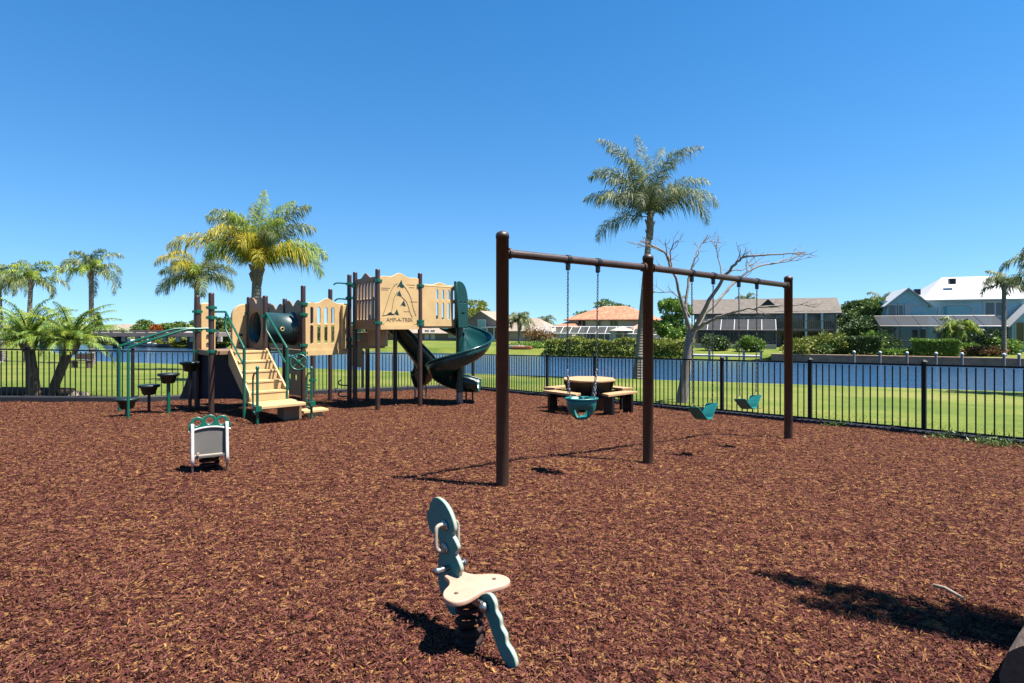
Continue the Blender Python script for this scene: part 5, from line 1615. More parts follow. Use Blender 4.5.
def spring_seat():
    B = Vector((-3.27, 6.16, 0)); g = gz(B.x, B.y)
    root = empty('spring_rocker', (B.x, B.y, g), 'grey spring seat with scalloped green top rail and white edged side boards', 'spring rider')
    yaw = math.atan2(6.3, -3.17) - R(90) + R(4)      # turned with its back to the camera
    U = Vector((math.cos(yaw), math.sin(yaw), 0)); F = Vector((-math.sin(yaw), math.cos(yaw), 0))
    def W(x, y, z): return B + U * x + F * y + Vector((0, 0, g + .055 + z * .71))
    spring_helix(B + F * .12, .085, .019, g, g + .215, 5).build('spring', M['spring'], root)
    mb = MB(); mb.box((0, 0, 0), (.34, .36, .025), M=Matrix.Translation(W(0, .12, .185)) @ Matrix.Rotation(yaw, 4, 'Z')); mb.build('seat', M['grey_board'], root, .004)
    w = .165
    Ez = Vector((0, 0, 1)); lean = R(-9)
    up = (F * -math.sin(lean) + Ez * math.cos(lean)).normalized()
    # side boards
    sd = smooth_loop([(-.075, .06), (-.045, .28), (-.010, .455), (.03, .475), (.06, .45), (.08, .34), (.14, .30), (.28, .28), (.31, .22), (.28, .14), (.12, .05)], 3)
    for s in (-1, 1):
        link('side_board', plate([sd], .030, frame_M(W(s * w, 0, 0), F, Ez), .004), M['white_metal'], root)
    # back board, seen from behind
    o = W(0, -.005, .20)
    bk = [(-w + .018, 0), (w - .018, 0), (w - .018, .30)] + [(x, .30 + .035 * (1 - (x / w) ** 2)) for x in (.1, .05, 0, -.05, -.1)] + [(-w + .018, .30)]
    link('back_board', plate([bk], .022, frame_M(o, U, up), .003), M['grey_board'], root)
    mb = MB(); a = o + up * -.0 - F * .012
    mb.tube([a - U * (w - .02), a + U * (w - .02)], .009, 8); mb.tube([W(-w + .05, -.075, .235), W(-w + .05, -.03, .235)], .014, 8); mb.build('edge_rail', M['core'], root)
    # green top rail with three round holes
    tp = [(-.195, .295), (-.20, .36), (-.17, .395)]
    for cx in (-.118, 0, .118):
        for k in range(9):
            an = math.pi * (1 - k / 8.0); tp.append((cx + .060 * math.cos(an), (.392 if cx else .408) + .050 * math.sin(an)))
    tp += [(.17, .395), (.20, .36), (.195, .295), (.12, .318), (0, .330), (-.12, .318)]
    holes = [circle2(-.118, .383, .040), circle2(0, .397, .044), circle2(.118, .383, .040)]
    t = link('top_rail', plate([tp] + holes, .034, frame_M(o + F * -.004 + up * -.035, U, up), .005), M['green'], root)
    mb = MB(); mb.tube(smooth_path([o + up * .258 - U * .200 - F * .022, o + up * .285 - U * .11 - F * .022, o + up * .296 - F * .022, o + up * .285 + U * .11 - F * .022, o + up * .258 + U * .200 - F * .022], 4), .011, 8)
    mb.build('trim', M['white_metal'], t)
    for s in (-1, 1):
        mb = MB(); mb.tube([W(s * w, -.02, .10), W(s * w, -.02, -.06)], .012, 8); mb.build('leg', M['steel'], root)
spring_seat()

# ================================================================== PLAY STRUCTURE
def play_structure():
    P = {'P1': (-6.81, 12.31), 'P2': (-6.05, 11.45), 'B': (-6.02, 13.03), 'C': (-5.27, 12.15), 'D': (-6.27, 14.66), 'E': (-5.51, 13.80), 'F': (-4.75, 12.94), 'G': (-5.41, 15.42), 'H': (-4.65, 14.56), 'I': (-3.93, 13.75),
         'J': (-3.75, 13.60), 'L': (-2.99, 12.66), 'O': (-2.17, 13.42), 'N': (-2.95, 14.36), 'K': (-3.80, 14.95), 'M': (-3.58, 15.20)}
    P = {k: Vector((v[0], v[1], 0)) for k, v in P.items()}
    top = {'P1': 295.6, 'P2': 292.7, 'B': 297, 'C': 295.6, 'D': 303, 'E': 298.6, 'F': 285.5, 'G': 302, 'H': 289, 'I': 274.5, 'J': 272, 'L': 269, 'O': 273}
    root = empty('play_structure', (-4.6, 13.0, gz(-4.6, 13.0)), 'tan, brown and green play structure with tunnel, steps, decks and two slides', 'play structure')
    ZL, ZC, ZU = .82, .75, 1.34
    r = .054
    coll = {'P1': [ZL + .82, ZL + .42, ZL - .04], 'P2': [ZL + .88, ZL + .80 - .12, ZL + .42, ZL], 'B': [ZL + .80], 'C': [ZL + .72, ZL - .05], 'D': [ZC + .80], 'E': [ZC + .80], 'F': [ZC + 1.08, ZC + .84, ZC + .14, ZC - .04], 'G': [ZC - .9], 'H': [],
            'I': [ZU + 1.0, ZU + .66, ZU - .34, ZU - .5], 'J': [ZU + .93, ZU + .05], 'L': [ZU + 1.0, ZU + .06], 'O': [ZU + .94, ZU + .10, ZU + .02]}
    for k, p in P.items():
        z0 = gz(p.x, p.y) - .15
        zt = z_px(top[k], p.y) if k in top else ZU - .06
        mb = MB(); mb.lathe((p.x, p.y, 0), [(r, z0), (r, zt - .03), (r * .96, zt - .008), (r * .6, zt), (.004, zt + .004)], 14)
        po = mb.build('post', M['post'], root)
        if coll.get(k):
            for z in coll[k]:
                mb = MB()
                mb.lathe((p.x, p.y, z), [(r * 1.28, -.035), (r * 1.34, 0), (r * 1.28, .035)], 14)
                for a in (0.6, 2.4, 4.2): mb.box((p.x + math.cos(a) * r * 1.45, p.y + math.sin(a) * r * 1.45, z), (.045, .045, .05), a)
                mb.build('collar', M['green'], po)
    EZ = Vector((0, 0, 1))
    def deck(keys, z, th=.07):
        pts = [P[k] if isinstance(k, str) else Vector((k[0], k[1], 0)) for k in keys]
        mb = MB(); n = len(pts)
        mb.add([(p.x, p.y, z) for p in pts] + [(p.x, p.y, z - th) for p in pts], [tuple(range(n)), tuple(reversed(range(n, 2 * n)))] + [(i, n + i, n + (i + 1) % n, (i + 1) % n) for i in range(n)])
        return mb.build('deck', M['brown_and_shade'], root)
    deck(['P1', 'P2', 'C', 'B'], ZL); deck(['F', 'I', 'H', 'E'], ZC); deck(['E', 'H', 'G', 'D'], ZC + .004); deck(['J', 'L', 'O', 'N'], ZU)
    # sturdy board under the deck fronts
    def lip(a, b, z, h=.13, mat='tan', off=.0):
        a, b = P[a], P[b]; u = (b - a).normalized(); n = Vector((u.y, -u.x, 0))
        o = (a + b) / 2 + n * off
        mb = MB(); mb.box((0, 0, 0), ((b - a).length - .11, .03, h), M=Matrix.Translation((o.x, o.y, z)) @ Matrix.Rotation(math.atan2(u.y, u.x), 4, 'Z'))
        return mb.build('deck_edge', M[mat], root)
    lip('F', 'I', ZC - .04, .12, 'tan', .02); lip('L', 'O', ZU - .04, .10, 'tan', .02); lip('J', 'L', ZU - .04, .10, 'brown_and_shade'); lip('P1', 'P2', ZL - .04, .1, 'brown_and_shade'); lip('E', 'F', ZC - .04, .12, 'brown_and_shade')  # brown edges on the shaded sides have that shade in their colour

    def wavy(L, zb, h, amp, n=24, kind=0):
        pts = [(.055, zb), (L - .055, zb)]
        for i in range(n + 1):
            s = 1 - i / n; x = .055 + (L - .11) * s
            if kind == 0: w = amp * (1.15 * math.exp(-((s - .5) / .17) ** 2) + .25 * math.exp(-((s - .12) / .12) ** 2) + .25 * math.exp(-((s - .88) / .12) ** 2))
            else: w = amp * abs(math.sin(2 * math.pi * s)) * .8 + .25 * amp * math.cos(2 * math.pi * s)
            pts.append((x, zb + h + w))
        return pts
    def panel(a, b, zb, h, mat, holes, amp=.08, kind=0, side=1, th=.035, name='panel'):
        a, b = P[a], P[b]; L = (b - a).length
        Mx = frame_M((a.x, a.y, 0), (b - a), EZ)
        return link(name, plate([wavy(L, zb, h, amp, kind=kind)] + holes, th, Mx, .006), M[mat], root), Mx, L
    def slots(L, zc, h, xs, w): return [slot(x, zc, w, h) for x in xs]
    # tunnel end panels (tan with shade painted in as brown) with round opening
    def tun_panel(a, b, z):
        L = (P[b] - P[a]).length
        return panel(a, b, z + .02, 1.02, 'brown_and_shade', [circle2(L / 2, z + .49, .355, 26)], .14, 1, name='tunnel_panel')
    tun_panel('C', 'B', ZL - .02); tun_panel('F', 'E', ZC + .02)
    ca = (P['C'] + P['B']) / 2 + EZ * (ZL + .47); cb = (P['F'] + P['E']) / 2 + EZ * (ZC + .51)
    mb = MB(); mb.tube([ca.lerp(cb, .02), ca.lerp(cb, .07), ca.lerp(cb, .09), ca.lerp(cb, .91), ca.lerp(cb, .93), ca.lerp(cb, .98)], [.385, .385, .352, .352, .385, .385], 30, cap=False)
    tn = mb.build('tunnel', M['tunnel'], root)
    md = tn.modifiers.new('thick', 'SOLIDIFY'); md.thickness = .02
    # peep holes on the tunnel side facing the swings
    ax = (cb - ca).normalized(); sd = ax.cross(EZ).normalized()
    for f in (.42, .80):
        mb = MB(); dv = (sd * .97 - EZ * .05).normalized(); mb.lathe(ca.lerp(cb, f) + dv * .345, [(.052, 0), (.052, .012), (.036, .018), (.034, .004)], 14, axis=dv)
        mb.build('peep_hole', M['tan'], tn)
    # wavy panel of the rear cell, shade painted in as brown
    L = (P['D'] - P['E']).length
    panel('E', 'D', ZC + .02, .98, 'brown_and_shade', [slot(x, ZC + .78, .05, .22) for x in (L * .38, L * .5, L * .62)], .14, 1)
    # low brown boards under the centre deck
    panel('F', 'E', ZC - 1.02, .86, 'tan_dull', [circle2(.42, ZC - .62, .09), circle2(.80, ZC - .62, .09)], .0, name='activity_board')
    # slotted tan panel front of centre deck
    L = (P['I'] - P['F']).length
    xs = [L * k for k in (.17, .32, .47, .62)]
    pz = ZC + .02
    panel('F', 'I', pz, 1.06, 'tan', slots(L, pz + .80, .40, xs, .085) + slots(L, pz + .36, .44, xs, .085), .12)
    # upright grab bars near the gap at the end of that panel
    u = (P['I'] - P['F']).normalized(); nn = Vector((u.y, -u.x, 0))
    mb = MB(); q = P['F'] + u * (L * .84) + nn * .06
    mb.box((0, 0, 0), (.10, .10, 1.05), M=Matrix.Translation((q.x, q.y, pz + .53)) @ Matrix.Rotation(math.atan2(u.y, u.x), 4, 'Z')); mb.build('corner_board', M['tan'], root, .012)
    # upper deck: slotted panel browned for shade on the left, trek panel, right slotted panel
    L = (P['L'] - P['J']).length
    xs = [L * k for k in (.16, .30, .44, .58, .72, .86)]
    panel('J', 'L', ZU - .02, 1.08, 'brown_and_shade', slots(L, ZU + .80, .42, xs, .085) + slots(L, ZU + .36, .48, xs, .085), .12)
    tp, Mt, L = panel('L', 'O', ZU - .02, 1.10, 'tan', [], .10, name='trek_panel')
    dark = M['pod']; line = M['timber']
    def on(x, z): return Mt @ Vector((x, z, .0195))
    mb = MB()
    def stroke(pts, w=.006):
        pts = smooth_path([on(*p) for p in pts], 4)
        mb.tube(pts, w, 4, sm=False)
    cx = L * .5
    z0 = ZU
    stroke([(cx - .43, z0 + .25), (cx - .36, z0 + .42), (cx - .28, z0 + .66), (cx - .17, z0 + .88), (cx - .06, z0 + .96)])
    stroke([(cx + .44, z0 + .22), (cx + .36, z0 + .40), (cx + .30, z0 + .62), (cx + .20, z0 + .80), (cx + .08, z0 + .94)])
    stroke([(cx - .24, z0 + .24), (cx - .19, z0 + .44), (cx - .15, z0 + .62), (cx - .05, z0 + .76), (cx + .04, z0 + .66), (cx + .18, z0 + .54), (cx + .28, z0 + .28), (cx + .34, z0 + .20)])
    stroke([(cx - .46, z0 + .22), (cx - .30, z0 + .24), (cx - .12, z0 + .26)])
    mb.build('trail_line', line, tp)
    for (x, z, s) in ((.02, .96, .085), (-.02, .74, .062), (.09, .52, .066), (-.09, .31, .062)):
        tri = [(-s, -s * .9), (-s * .25, -s * .55), (0, -s * .9), (s, -s * 1.0), (s * .55, -.1 * s), (s * .2, s), (-s * .3, s * .1)]
        link('tree_emblem', plate([[(cx + x + a, z0 + z + b) for a, b in tri]], .012, Mt @ Matrix.Translation((0, 0, .021)), .001), M['slide'], tp)
    link('tent_emblem', plate([[(cx - .33, z0 + .25), (cx - .25, z0 + .305), (cx - .19, z0 + .265), (cx - .15, z0 + .25)]], .012, Mt @ Matrix.Translation((0, 0, .021)), .001), dark, tp)
    for (t, x, z, s) in (('AMP-A-TREK', 0, .125, .125),):
        link('lettering', text_mesh(t, s, Mt @ Matrix.Translation((cx + x, z0 + z, .0185)), .003), line, tp)
    mb = MB()
    for (x0, x1, z) in ((-.48, -.26, .84), (-.48, -.30, .80), (.18, .40, .94), (.24, .38, .88), (.28, .48, .55), (.10, .26, .32), (-.48, -.40, .03), (.36, .46, .02)):
        mb.box(((x0 + x1) / 2 + cx, z0 + z, .0195), (x1 - x0, .012, .004), M=Mt)
    mb.build('panel_marking', M['brown_and_shade'], tp)
    # right hand panel O -> Q
    Qv = Vector((-1.33, 14.16, 0)); P['Q'] = Qv
    L = (Qv - P['O']).length
    panel('O', 'Q', ZU - .02, .98, 'tan', slots(L, ZU + .74, .26, [L * k for k in (.42, .57, .72, .87)], .07) + slots(L, ZU + .34, .42, [L * k for k in (.42, .57, .72, .87)], .07), .06)
    deck(['O', (-1.35, 14.14), (-2.13, 15.08), 'N'], ZU + .004)
    mb = MB(); a = P['O'] + EZ * (ZU + .95); b = Qv + EZ * (ZU + .93); mb.tube([a, b], .024, 8); mb.build('top_bar', M['tan'], root)
    # side wall boards down the trek panel edges seen from behind, step boards between centre deck and upper deck
    ia = P['J'] + Vector((.02, .12, 0)); ub = (P['N'] - P['J']).normalized(); vb = Vector((-ub.y, ub.x, 0))
    for k, (zz, dd) in enumerate(((ZC + .20, .34), (ZC + .40, .12))):
        mb = MB(); o = ia + ub * .42 + vb * (dd - .1)
        mb.box((0, 0, 0), (.82, .24, .035), M=Matrix.Translation((o.x, o.y, zz)) @ Matrix.Rotation(math.atan2(ub.y, ub.x), 4, 'Z'))
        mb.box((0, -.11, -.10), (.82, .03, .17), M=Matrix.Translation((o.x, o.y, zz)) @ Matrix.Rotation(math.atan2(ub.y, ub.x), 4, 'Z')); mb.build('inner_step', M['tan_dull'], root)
    mb = MB(); o = (P['J'] + P['L']) / 2 + Vector((.22, .20, 0)); ul = (P['L'] - P['J']).normalized()
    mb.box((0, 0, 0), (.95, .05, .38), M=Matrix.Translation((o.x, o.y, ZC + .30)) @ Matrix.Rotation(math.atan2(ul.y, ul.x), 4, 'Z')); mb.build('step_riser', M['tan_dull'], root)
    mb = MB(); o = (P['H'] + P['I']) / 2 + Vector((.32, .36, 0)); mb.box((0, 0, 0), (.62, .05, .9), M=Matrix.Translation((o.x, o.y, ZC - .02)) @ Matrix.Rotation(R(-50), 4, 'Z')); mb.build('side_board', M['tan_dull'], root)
    # tan climbing wings at the back of the left deck
    a, b = P['P1'], P['B']; u = (b - a).normalized(); Lw = (b - a).length
    Mw = frame_M((a.x, a.y, 0), u, EZ)
    def xpx(px):
        k = (px - 512) / FPX; return (k * a.y - a.x) / (u.x - k * u.y)
    for x0, x1, rl, rr in ((xpx(202), xpx(215.5), .04, .16), (xpx(233), xpx(249), .28, .03)):
        h = 1.0
        ol = [(x0, ZL - .03), (x1, ZL - .03)] + [(x1 - rr + rr * math.cos(t), ZL + h - rr + rr * math.sin(t)) for t in [math.pi / 2 * i / 6 for i in range(7)]] + [(x0 + rl + rl * math.cos(t), ZL + h - rl + rl * math.sin(t)) for t in [math.pi / 2 + math.pi / 2 * i / 6 for i in range(7)]]
        w = link('climbing_wing', plate([ol], .10, Mw @ Matrix.Translation((0, 0, -.08)), .014), M['tan'], root)
        mb = MB()
        for z in (ZL + .12, ZL + .30): mb.box(((x0 + x1) / 2, z, -.022), (.07, .05, .03), M=Mw)
        mb.build('hand_hold', M['slide'], w)
    # dark climbing board under the left deck
    mb = MB()
    o1 = P['P1'] + Vector((-.08, .10, 0)); o2 = Vector((-5.62, 12.30, 0)); n_ = Vector((0, .06, 0))
    zb = gz(-6.5, 12.3) + .22
    pts = [(o1.x - .36, o1.y - .02, zb), (o2.x - .05, o2.y - .1, zb + .03), (o2.x, o2.y - .1, ZL - .08), (o1.x + .02, o1.y - .02, ZL - .08)]
    vs = [Vector(p) for p in pts] + [Vector(p) + n_ for p in pts]
    mb.add(vs, [(0, 1, 2, 3), (7, 6, 5, 4), (0, 4, 5, 1), (1, 5, 6, 2), (2, 6, 7, 3), (3, 7, 4, 0)]); mb.build('climbing_board', M['navy'], root, .01)
    # steps
    e = (P['C'] - P['P2']).normalized(); m = Vector((e.y, -e.x, 0))
    s0, s1 = .36, 1.02; run = 1.28; zbot = -.10
    nst = 5; rise = (ZL - zbot) / nst
    def SW(s, t, z): q = P['P2'] + e * s + m * t; return Vector((q.x, q.y, z))
    Ms = frame_M((P['P2'].x, P['P2'].y, 0), e, EZ); rzs = math.atan2(e.y, e.x)
    mb = MB()
    for i in range(nst):
        zt = ZL - rise * i; t0 = .05 + (run - .05) * i / nst; t1 = .05 + (run - .05) * (i + 1) / nst
        c = SW((s0 + s1) / 2, (t0 + t1) / 2, zt - .02)
        mb.box(c, (s1 - s0, t1 - t0 + .02, .04), rzs)
        c = SW((s0 + s1) / 2, t1 - .012, zt - rise / 2 - .022); mb.box(c, (s1 - s0, .022, rise - .046), rzs)
    st = mb.build('steps', M['tan'], root, .006)
    for s in (s0 - .025, s1 + .025):
        ol = [(.0, ZL), (.10, ZL + .03), (run + .02, zbot + rise * .9), (run + .02, zbot - .03), (run - .16, zbot - .02), (0, ZL - .27)]
        o = SW(s, 0, 0); link('stringer', plate([ol], .035, frame_M((o.x, o.y, 0), m, EZ), .006), M['tan'], st)
    # bottom platform
    mb = MB(); c = SW((s0 + s1) / 2 + .02, run + .36, zbot - .03); mb.box(c, (s1 - s0 + .16, .74, .06), rzs); pf = mb.build('platform', M['tan'], root, .01)
    mb = MB(); g0 = gz(-4.6, 10.6); c = SW(s1 - .05, run + .30, (zbot - .06 + g0) / 2 - .05); mb.box(c, (.34, .34, zbot - .06 - g0 + .12), rzs); mb.build('platform_leg', M['brown_and_shade'], pf)
    # handrails
    for s, zs in ((.24, 1.62), (1.04, 1.60)):
        ze = zs - .70
        st_ = (P['P2'] if s < .5 else P['C']) + EZ * zs; k1 = SW(s, .10, zs); k2 = SW(s, run, ze); gr = SW(s, run, gz(*SW(s, run, 0)[:2]) - .1)
        mb = MB(); mb.tube([st_, k1], .020, 8); mb.tube([k1, k1.lerp(k2, .97), k2 + Vector((0, 0, -.05))], .020, 8); mb.tube([k2 + Vector((0, 0, .015)), gr], .028, 10)
        l1 = k1 + Vector((0, 0, -.36)); l2 = k2 + Vector((0, 0, -.34)); mb.tube([k1, l1, l1.lerp(l2, .5), l2], .017, 8)
        hr = mb.build('handrail', M['green'], root)
    # extra low step beside the platform
    mb = MB(); c = SW(s1 + .42, run + .28, gz(-4.0, 11.2) + .12); mb.box(c, (.5, .34, .05), rzs); mb.box(c - Vector((0, 0, .1)), (.3, .2, .16), rzs); mb.build('low_step', M['tan'], root, .006)
    # grab loops at the platform
    for (sx, hgt) in ((s0 - .12, 1.0), (s1 + .20, .95)):
        p0 = SW(sx, run + .74, 0); g0 = gz(p0.x, p0.y); p1 = SW(sx, run + .50, 0)
        mb = MB(); zt = g0 + hgt
        mb.tube([(p0.x, p0.y, g0 - .1), (p0.x, p0.y, zt)], .024, 10); mb.lathe((p0.x, p0.y, zt), [(.03, -.01), (.034, .02), (.02, .045), (.004, .05)], 10)
        mb.tube(smooth_path([(p0.x, p0.y, zt - .10), p0.lerp(p1, .4) + EZ * (zt - .085), p0.lerp(p1, .8) + EZ * (zt - .12), p1 + EZ * (zt - .22), p1 + EZ * (zt - .5), p1 + EZ * (zbot + .06), p0.lerp(p1, .7) + EZ * (zbot - .12), (p0.x, p0.y, zbot - .14)], 4), .018, 8)
        mb.box((p0.x, p0.y, zbot - .03), (.10, .16, .09), rzs)
        mb.build('grab_loop', M['green'], root)
    # steering wheel on the front centre post
    wc = Vector((P['F'].x - .02, P['F'].y - .22, .52)); wn_ = Vector((.30, -.93, .22)).normalized(); wx = wn_.cross(EZ).normalized() * -1; wz = wx.cross(wn_).normalized() * -1
    if wz.z < 0: wz = -wz
    mb = MB(); R0 = .175
    mb.tube([wc + wx * R0 * math.cos(2 * math.pi * i / 26) + wz * R0 * math.sin(2 * math.pi * i / 26) for i in range(26)], .018, 8, closed=True)
    for k in range(4):
        a = math.pi / 4 + k * math.pi / 2; mb.tube([wc, wc + (wx * math.cos(a) + wz * math.sin(a)) * R0], .015, 8)
    mb.lathe(wc - wn_ * .02, [(.055, 0), (.055, .03), (.03, .05)], 14, axis=wn_)
    mb.tube([wc, Vector((P['F'].x, P['F'].y, .46))], .022, 8)
    mb.build('steering_wheel', M['green'], root)
    # small bent rungs on two posts
    for k, zs in (('I', (-.05, .22)), ('G', (.05, -.32)), ('G', (-.02,))):
        for z in zs:
            p = P[k]; s = -1
            mb = MB(); q = [Vector((p.x + s * .05, p.y - .02, z + .32 - ZC + .1)), Vector((p.x + s * .2, p.y - .08, z + .34 - ZC + .1)), Vector((p.x + s * .24, p.y - .10, z + .41 - ZC + .1)), Vector((p.x + s * .16, p.y - .08, z + .46 - ZC + .1))]
            mb.tube(smooth_path(q, 3), .016, 6); mb.build('rung', M['green'], root)
    # green guard bar and slim panel between centre deck post and upper deck
    mb = MB(); p = P['I']; q = P['J']
    mb.tube(smooth_path([p + EZ * (ZU + .62), p + Vector((-.25, -.05, ZU + .64)), p + Vector((-.34, -.07, ZU + .58))], 4), .018, 8); mb.tube(smooth_path([p + EZ * (ZU + 1.0), p + Vector((-.28, -.05, ZU + 1.02)), p + Vector((-.36, -.07, ZU + .97))], 4), .018, 8)
    mb.build('guard_bar', M['green'], root)
    mb = MB(); o = p.lerp(q, .5) + Vector((.02, .35, 0)); mb.box((o.x, o.y, ZU + .2), (.22, .04, 1.1), R(40)); mb.build('guard_panel', M['slide'], root, .01)
    # arched double handrail of the pod climb
    for k, lat in (('P1', 0), ('P2', 0)):
        p = P[k]; z = ZL + .46
        q = p - Vector((m.x, m.y, 0)) * 0  # start at the post
        dirv = Vector((-e.x, -e.y, 0))
        a = p + dirv * .10; b = p + dirv * .42; c = p + dirv * 1.40; g0 = gz(c.x, c.y)
        ze = g0 + 1.32
        mb = MB(); mb.tube([Vector((p.x, p.y, z)), Vector((a.x, a.y, z)), Vector((b.x, b.y, z - .01)), Vector((b.x, b.y, z - .01)) + (Vector((c.x, c.y, ze)) - Vector((b.x, b.y, z))) * .12 + EZ * .01, Vector((c.x, c.y, ze)), Vector((c.x, c.y, ze - .10)), Vector((c.x, c.y, g0 - .1))], .024, 10)
        mb.build('arch_handrail', M['green'], root)
    a = P['P1'] + EZ * (ZL + .455); b = P['P2'] + EZ * (ZL + .455); mb = MB(); mb.tube([a, b], .02, 8); mb.build('cross_bar', M['green'], root)

    # ---------- slides
    def trough(path, sides, wid, dep, th=.03, rim=.028, taper=0):
        """open slide: path points, lateral direction per point; builds floor and raised walls"""
        prof = []
        for i in range(13):
            t = -1 + 2 * i / 12
            prof.append((t * wid / 2, dep * (abs(t) ** 2.6)))
        outer = [(x * (1 + th / wid * 2), y - th) if abs(x) < wid * .48 else (x * (1 + th / wid * 2.2), y) for x, y in prof]
        ring = prof + outer[::-1]
        k = len(ring); vs = []
        npt = len(path)
        sc_ = [1.0 if not taper or i < npt - taper else 1 - .30 * (i - (npt - taper)) / taper for i in range(npt)]
        for p, s, q_ in zip(path, sides, sc_):
            for x, y in ring: vs.append(Vector(p) + Vector(s) * x + EZ * (y * q_ if y > 0 else y))
        fs = []
        for i in range(len(path) - 1):
            for j in range(k): fs.append((i * k + j, i * k + (j + 1) % k, (i + 1) * k + (j + 1) % k, (i + 1) * k + j))
        b = (len(path) - 1) * k
        fs.append(tuple(reversed(range(k)))); fs.append(tuple(range(b, b + k)))
        mb = MB(); mb.add(vs, fs, 0, True)
        for sg in (-1, 1):
            mb.tube([Vector(p) + Vector(s) * (sg * wid / 2 * (1 + th / wid)) + EZ * dep * q_ for p, s, q_ in zip(path, sides, sc_)], rim, 8)
        return mb
    # spiral slide round its steel centre pole
    cx_, cy_ = -1.32, 14.33; gp = gz(cx_, cy_)
    mb = MB(); mb.tube([(cx_, cy_, gp + .28), (cx_, cy_, ZU + .50)], .092, 16); sp_pole = mb.build('slide_pole', M['slide'], root)
    mb = MB(); mb.tube([(cx_, cy_, gp - .1), (cx_, cy_, gp + .30)], .085, 16); mb.build('pole_foot', M['steel'], sp_pole)
    path = []; sides = []
    N = 64; zs, ze = ZU - .10, gp + .20
    rad = .47
    for i in range(N + 1):
        f = i / N; ang = R(150) - R(425) * f
        rr = rad
        z = zs + (ze - zs) * (f ** 1.0 if f < .9 else .9 + (f - .9) * .6) 
        path.append(Vector((cx_ + rr * math.cos(ang), cy_ + rr * math.sin(ang), z)))
        sides.append(Vector((math.cos(ang), math.sin(ang), 0)))
    # run out to the right
    t = (path[-1] - path[-3]); t.z = 0; t.normalize()
    for k in range(1, 6): path.append(path[N] + t * (.085 * k) + EZ * (-.004 * k)); sides.append(sides[N])
    trough(path, sides, .68, .36, taper=5).build('spiral_slide', M['slide'], root)
    for k in (2, 4):
        p = path[N + k - 1]; mb = MB(); mb.tube([(p.x, p.y, gz(p.x, p.y) - .05), (p.x, p.y, p.z - .02)], .022, 8); mb.build('slide_leg', M['black'], root)
    # hood with slit eyes
    ho = Vector((-1.34, 14.02, 0)); hx = Vector((.52, .85, 0)).normalized()
    Mh = frame_M((ho.x, ho.y, 0), hx, EZ)
    ol = [(-.02, ZU - .05), (.36, ZU - .05), (.36, ZU + .5)] + [(.36 * math.cos(t) ** .8 if math.cos(t) > 0 else 0, ZU + .55 + .52 * math.sin(t)) for t in [math.pi / 2 * i / 9 for i in range(10)]] + [(-.08, ZU + 1.06)]
    hd = link('slide_hood', plate([ol, circle2(.08, ZU + .56, .035, 10), circle2(.24, ZU + .56, .035, 10), slot(.16, ZU + .30, .20, .05)], .10, Mh, .02), M['slide'], root)
    # straight slide that bends at its foot
    pts = smooth_path([(-3.34, 14.58, ZU - .04), (-3.12, 14.66, ZU - .20), (-2.78, 14.84, .72), (-2.50, 15.10, .30), (-2.36, 15.38, .0), (-2.36, 15.66, -.20), (-2.50, 15.90, -.34), (-2.66, 16.0, -.40)], 7)
    sides = []
    for i in range(len(pts)):
        t = pts[min(i + 1, len(pts) - 1)] - pts[max(i - 1, 0)]; t.z = 0; t.normalize(); sides.append(Vector((t.y, -t.x, 0)))
    trough(pts, sides, .58, .44).build('straight_slide', M['slide'], root)
    for i in (-3, -8):
        p = pts[i]
        for s in (-.10, .10):
            mb = MB(); mb.tube([(p.x + s, p.y, gz(p.x, p.y) - .05), (p.x + s, p.y, p.z)], .024, 8); mb.build('slide_leg', M['steel'], root)
play_structure()

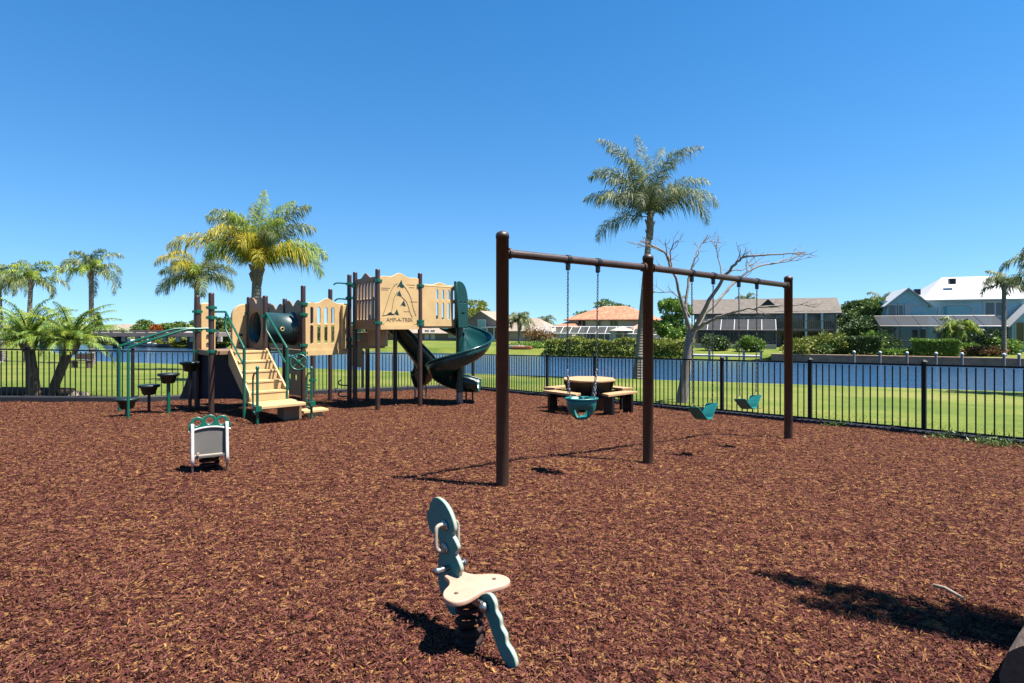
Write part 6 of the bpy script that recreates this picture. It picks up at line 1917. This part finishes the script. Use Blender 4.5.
# stepping pods of the climb, each on its own pole
pods = [(127, 416, 398, 'lowest dark rubber stepping pod between the arch rail feet'), (149, 413, 384.5, 'second lowest dark stepping pod on a thin black pole'), (168.5, 413.5, 373, 'dark stepping pod on a green pole, second highest'), (190, 411, 361.5, 'highest dark stepping pod next to the leftmost brown post')]
proto = None
for i, (px, pb, pt, lab) in enumerate(pods):
    k = (px - 512) / FPX; mm = (pb - HORIZON) / FPX
    d = (1.372 - .03) / (mm - .048 - .015 * k); x = k * d; z = gz(x, d); H = CAMZ - (pt - HORIZON) * d / FPX - z
    root = empty('stepping_pod', (x, d, z), lab, 'stepping pod', 'stepping pods at the left of the play structure')
    mb = MB(); mb.tube([(x, d, z - .12), (x, d, z + H - .14)], .034 if i != 1 else .028, 10); mb.build('pole', M['green'] if i in (0, 2) else M['black'], root)
    mb = MB(); mb.lathe((x, d, z + H), [(.09, -.205), (.112, -.19), (.148, -.066), (.190, -.052), (.197, -.02), (.188, -.003), (.13, .0)], 20); mb.build('step_cup', M['pod'], root)

# ================================================================== LOG, STICK, LITTER
def log():
    a = Vector((1.93, 1.99, 0)); dirv = Vector((.79, .61, 0)).normalized(); L = 1.5; rr = .185
    g0 = gz(a.x, a.y)
    root = empty('log_seat', (a.x, a.y, g0), 'round brown timber log lying at the lower right corner', 'log')
    n = 22; mb = MB(); rng = random.Random(6)
    c = Vector((a.x, a.y, g0 + rr * .86)); side = Vector((dirv.y, -dirv.x, 0))
    pr = [1 + rng.uniform(-.03, .03) for _ in range(n)]
    vs = []; m_ = 8
    for i in range(m_ + 1):
        for j in range(n):
            t = 2 * math.pi * j / n; q = rr * pr[j] * (1 + .015 * math.sin(i * 1.7 + j))
            if i == 0: q *= .95
            vs.append(c + dirv * (L * i / m_ - (0 if i else .0)) + side * q * math.cos(t) + Vector((0, 0, q * math.sin(t))))
    fs = []
    for i in range(m_):
        for j in range(n): fs.append((i * n + j, i * n + (j + 1) % n, (i + 1) * n + (j + 1) % n, (i + 1) * n + j))
    mb.add(vs, fs, 0, True); mb.build('bark', pmat('log_bark', (0.26, 0.17, 0.11), .7, .35, 4, .5, 40, stretch=(1, 1, 4)), root)
    mb = MB(); mb.add([v + Vector((0, 0, 0)) for v in vs[:n]], [tuple(range(n))]); mb.build('cut_end', M['timber'], root)
    mb = MB(); mb.add(vs[-n:], [tuple(range(n))]); mb.build('cut_end', M['timber'], root)
log()
def gpt(px, py):
    k = (px - 512) / FPX; m_ = (py - HORIZON) / FPX; d = (1.372 - .035) / (m_ - .048 - .015 * k)
    return Vector((k * d, d, gz(k * d, d)))
a = gpt(934, 588) + Vector((0, 0, .03)); b = gpt(964, 603) + Vector((0, 0, .03))
mb = MB(); mb.tube([a, a.lerp(b, .4) + Vector((0, 0, .012)), b], [.009, .011, .008], 7)
tag(rebase(mb.build('stick', M['stick']), a - Vector((0, 0, .03))), 'pale straight stick lying on the mulch by the frond shadow', 'stick')
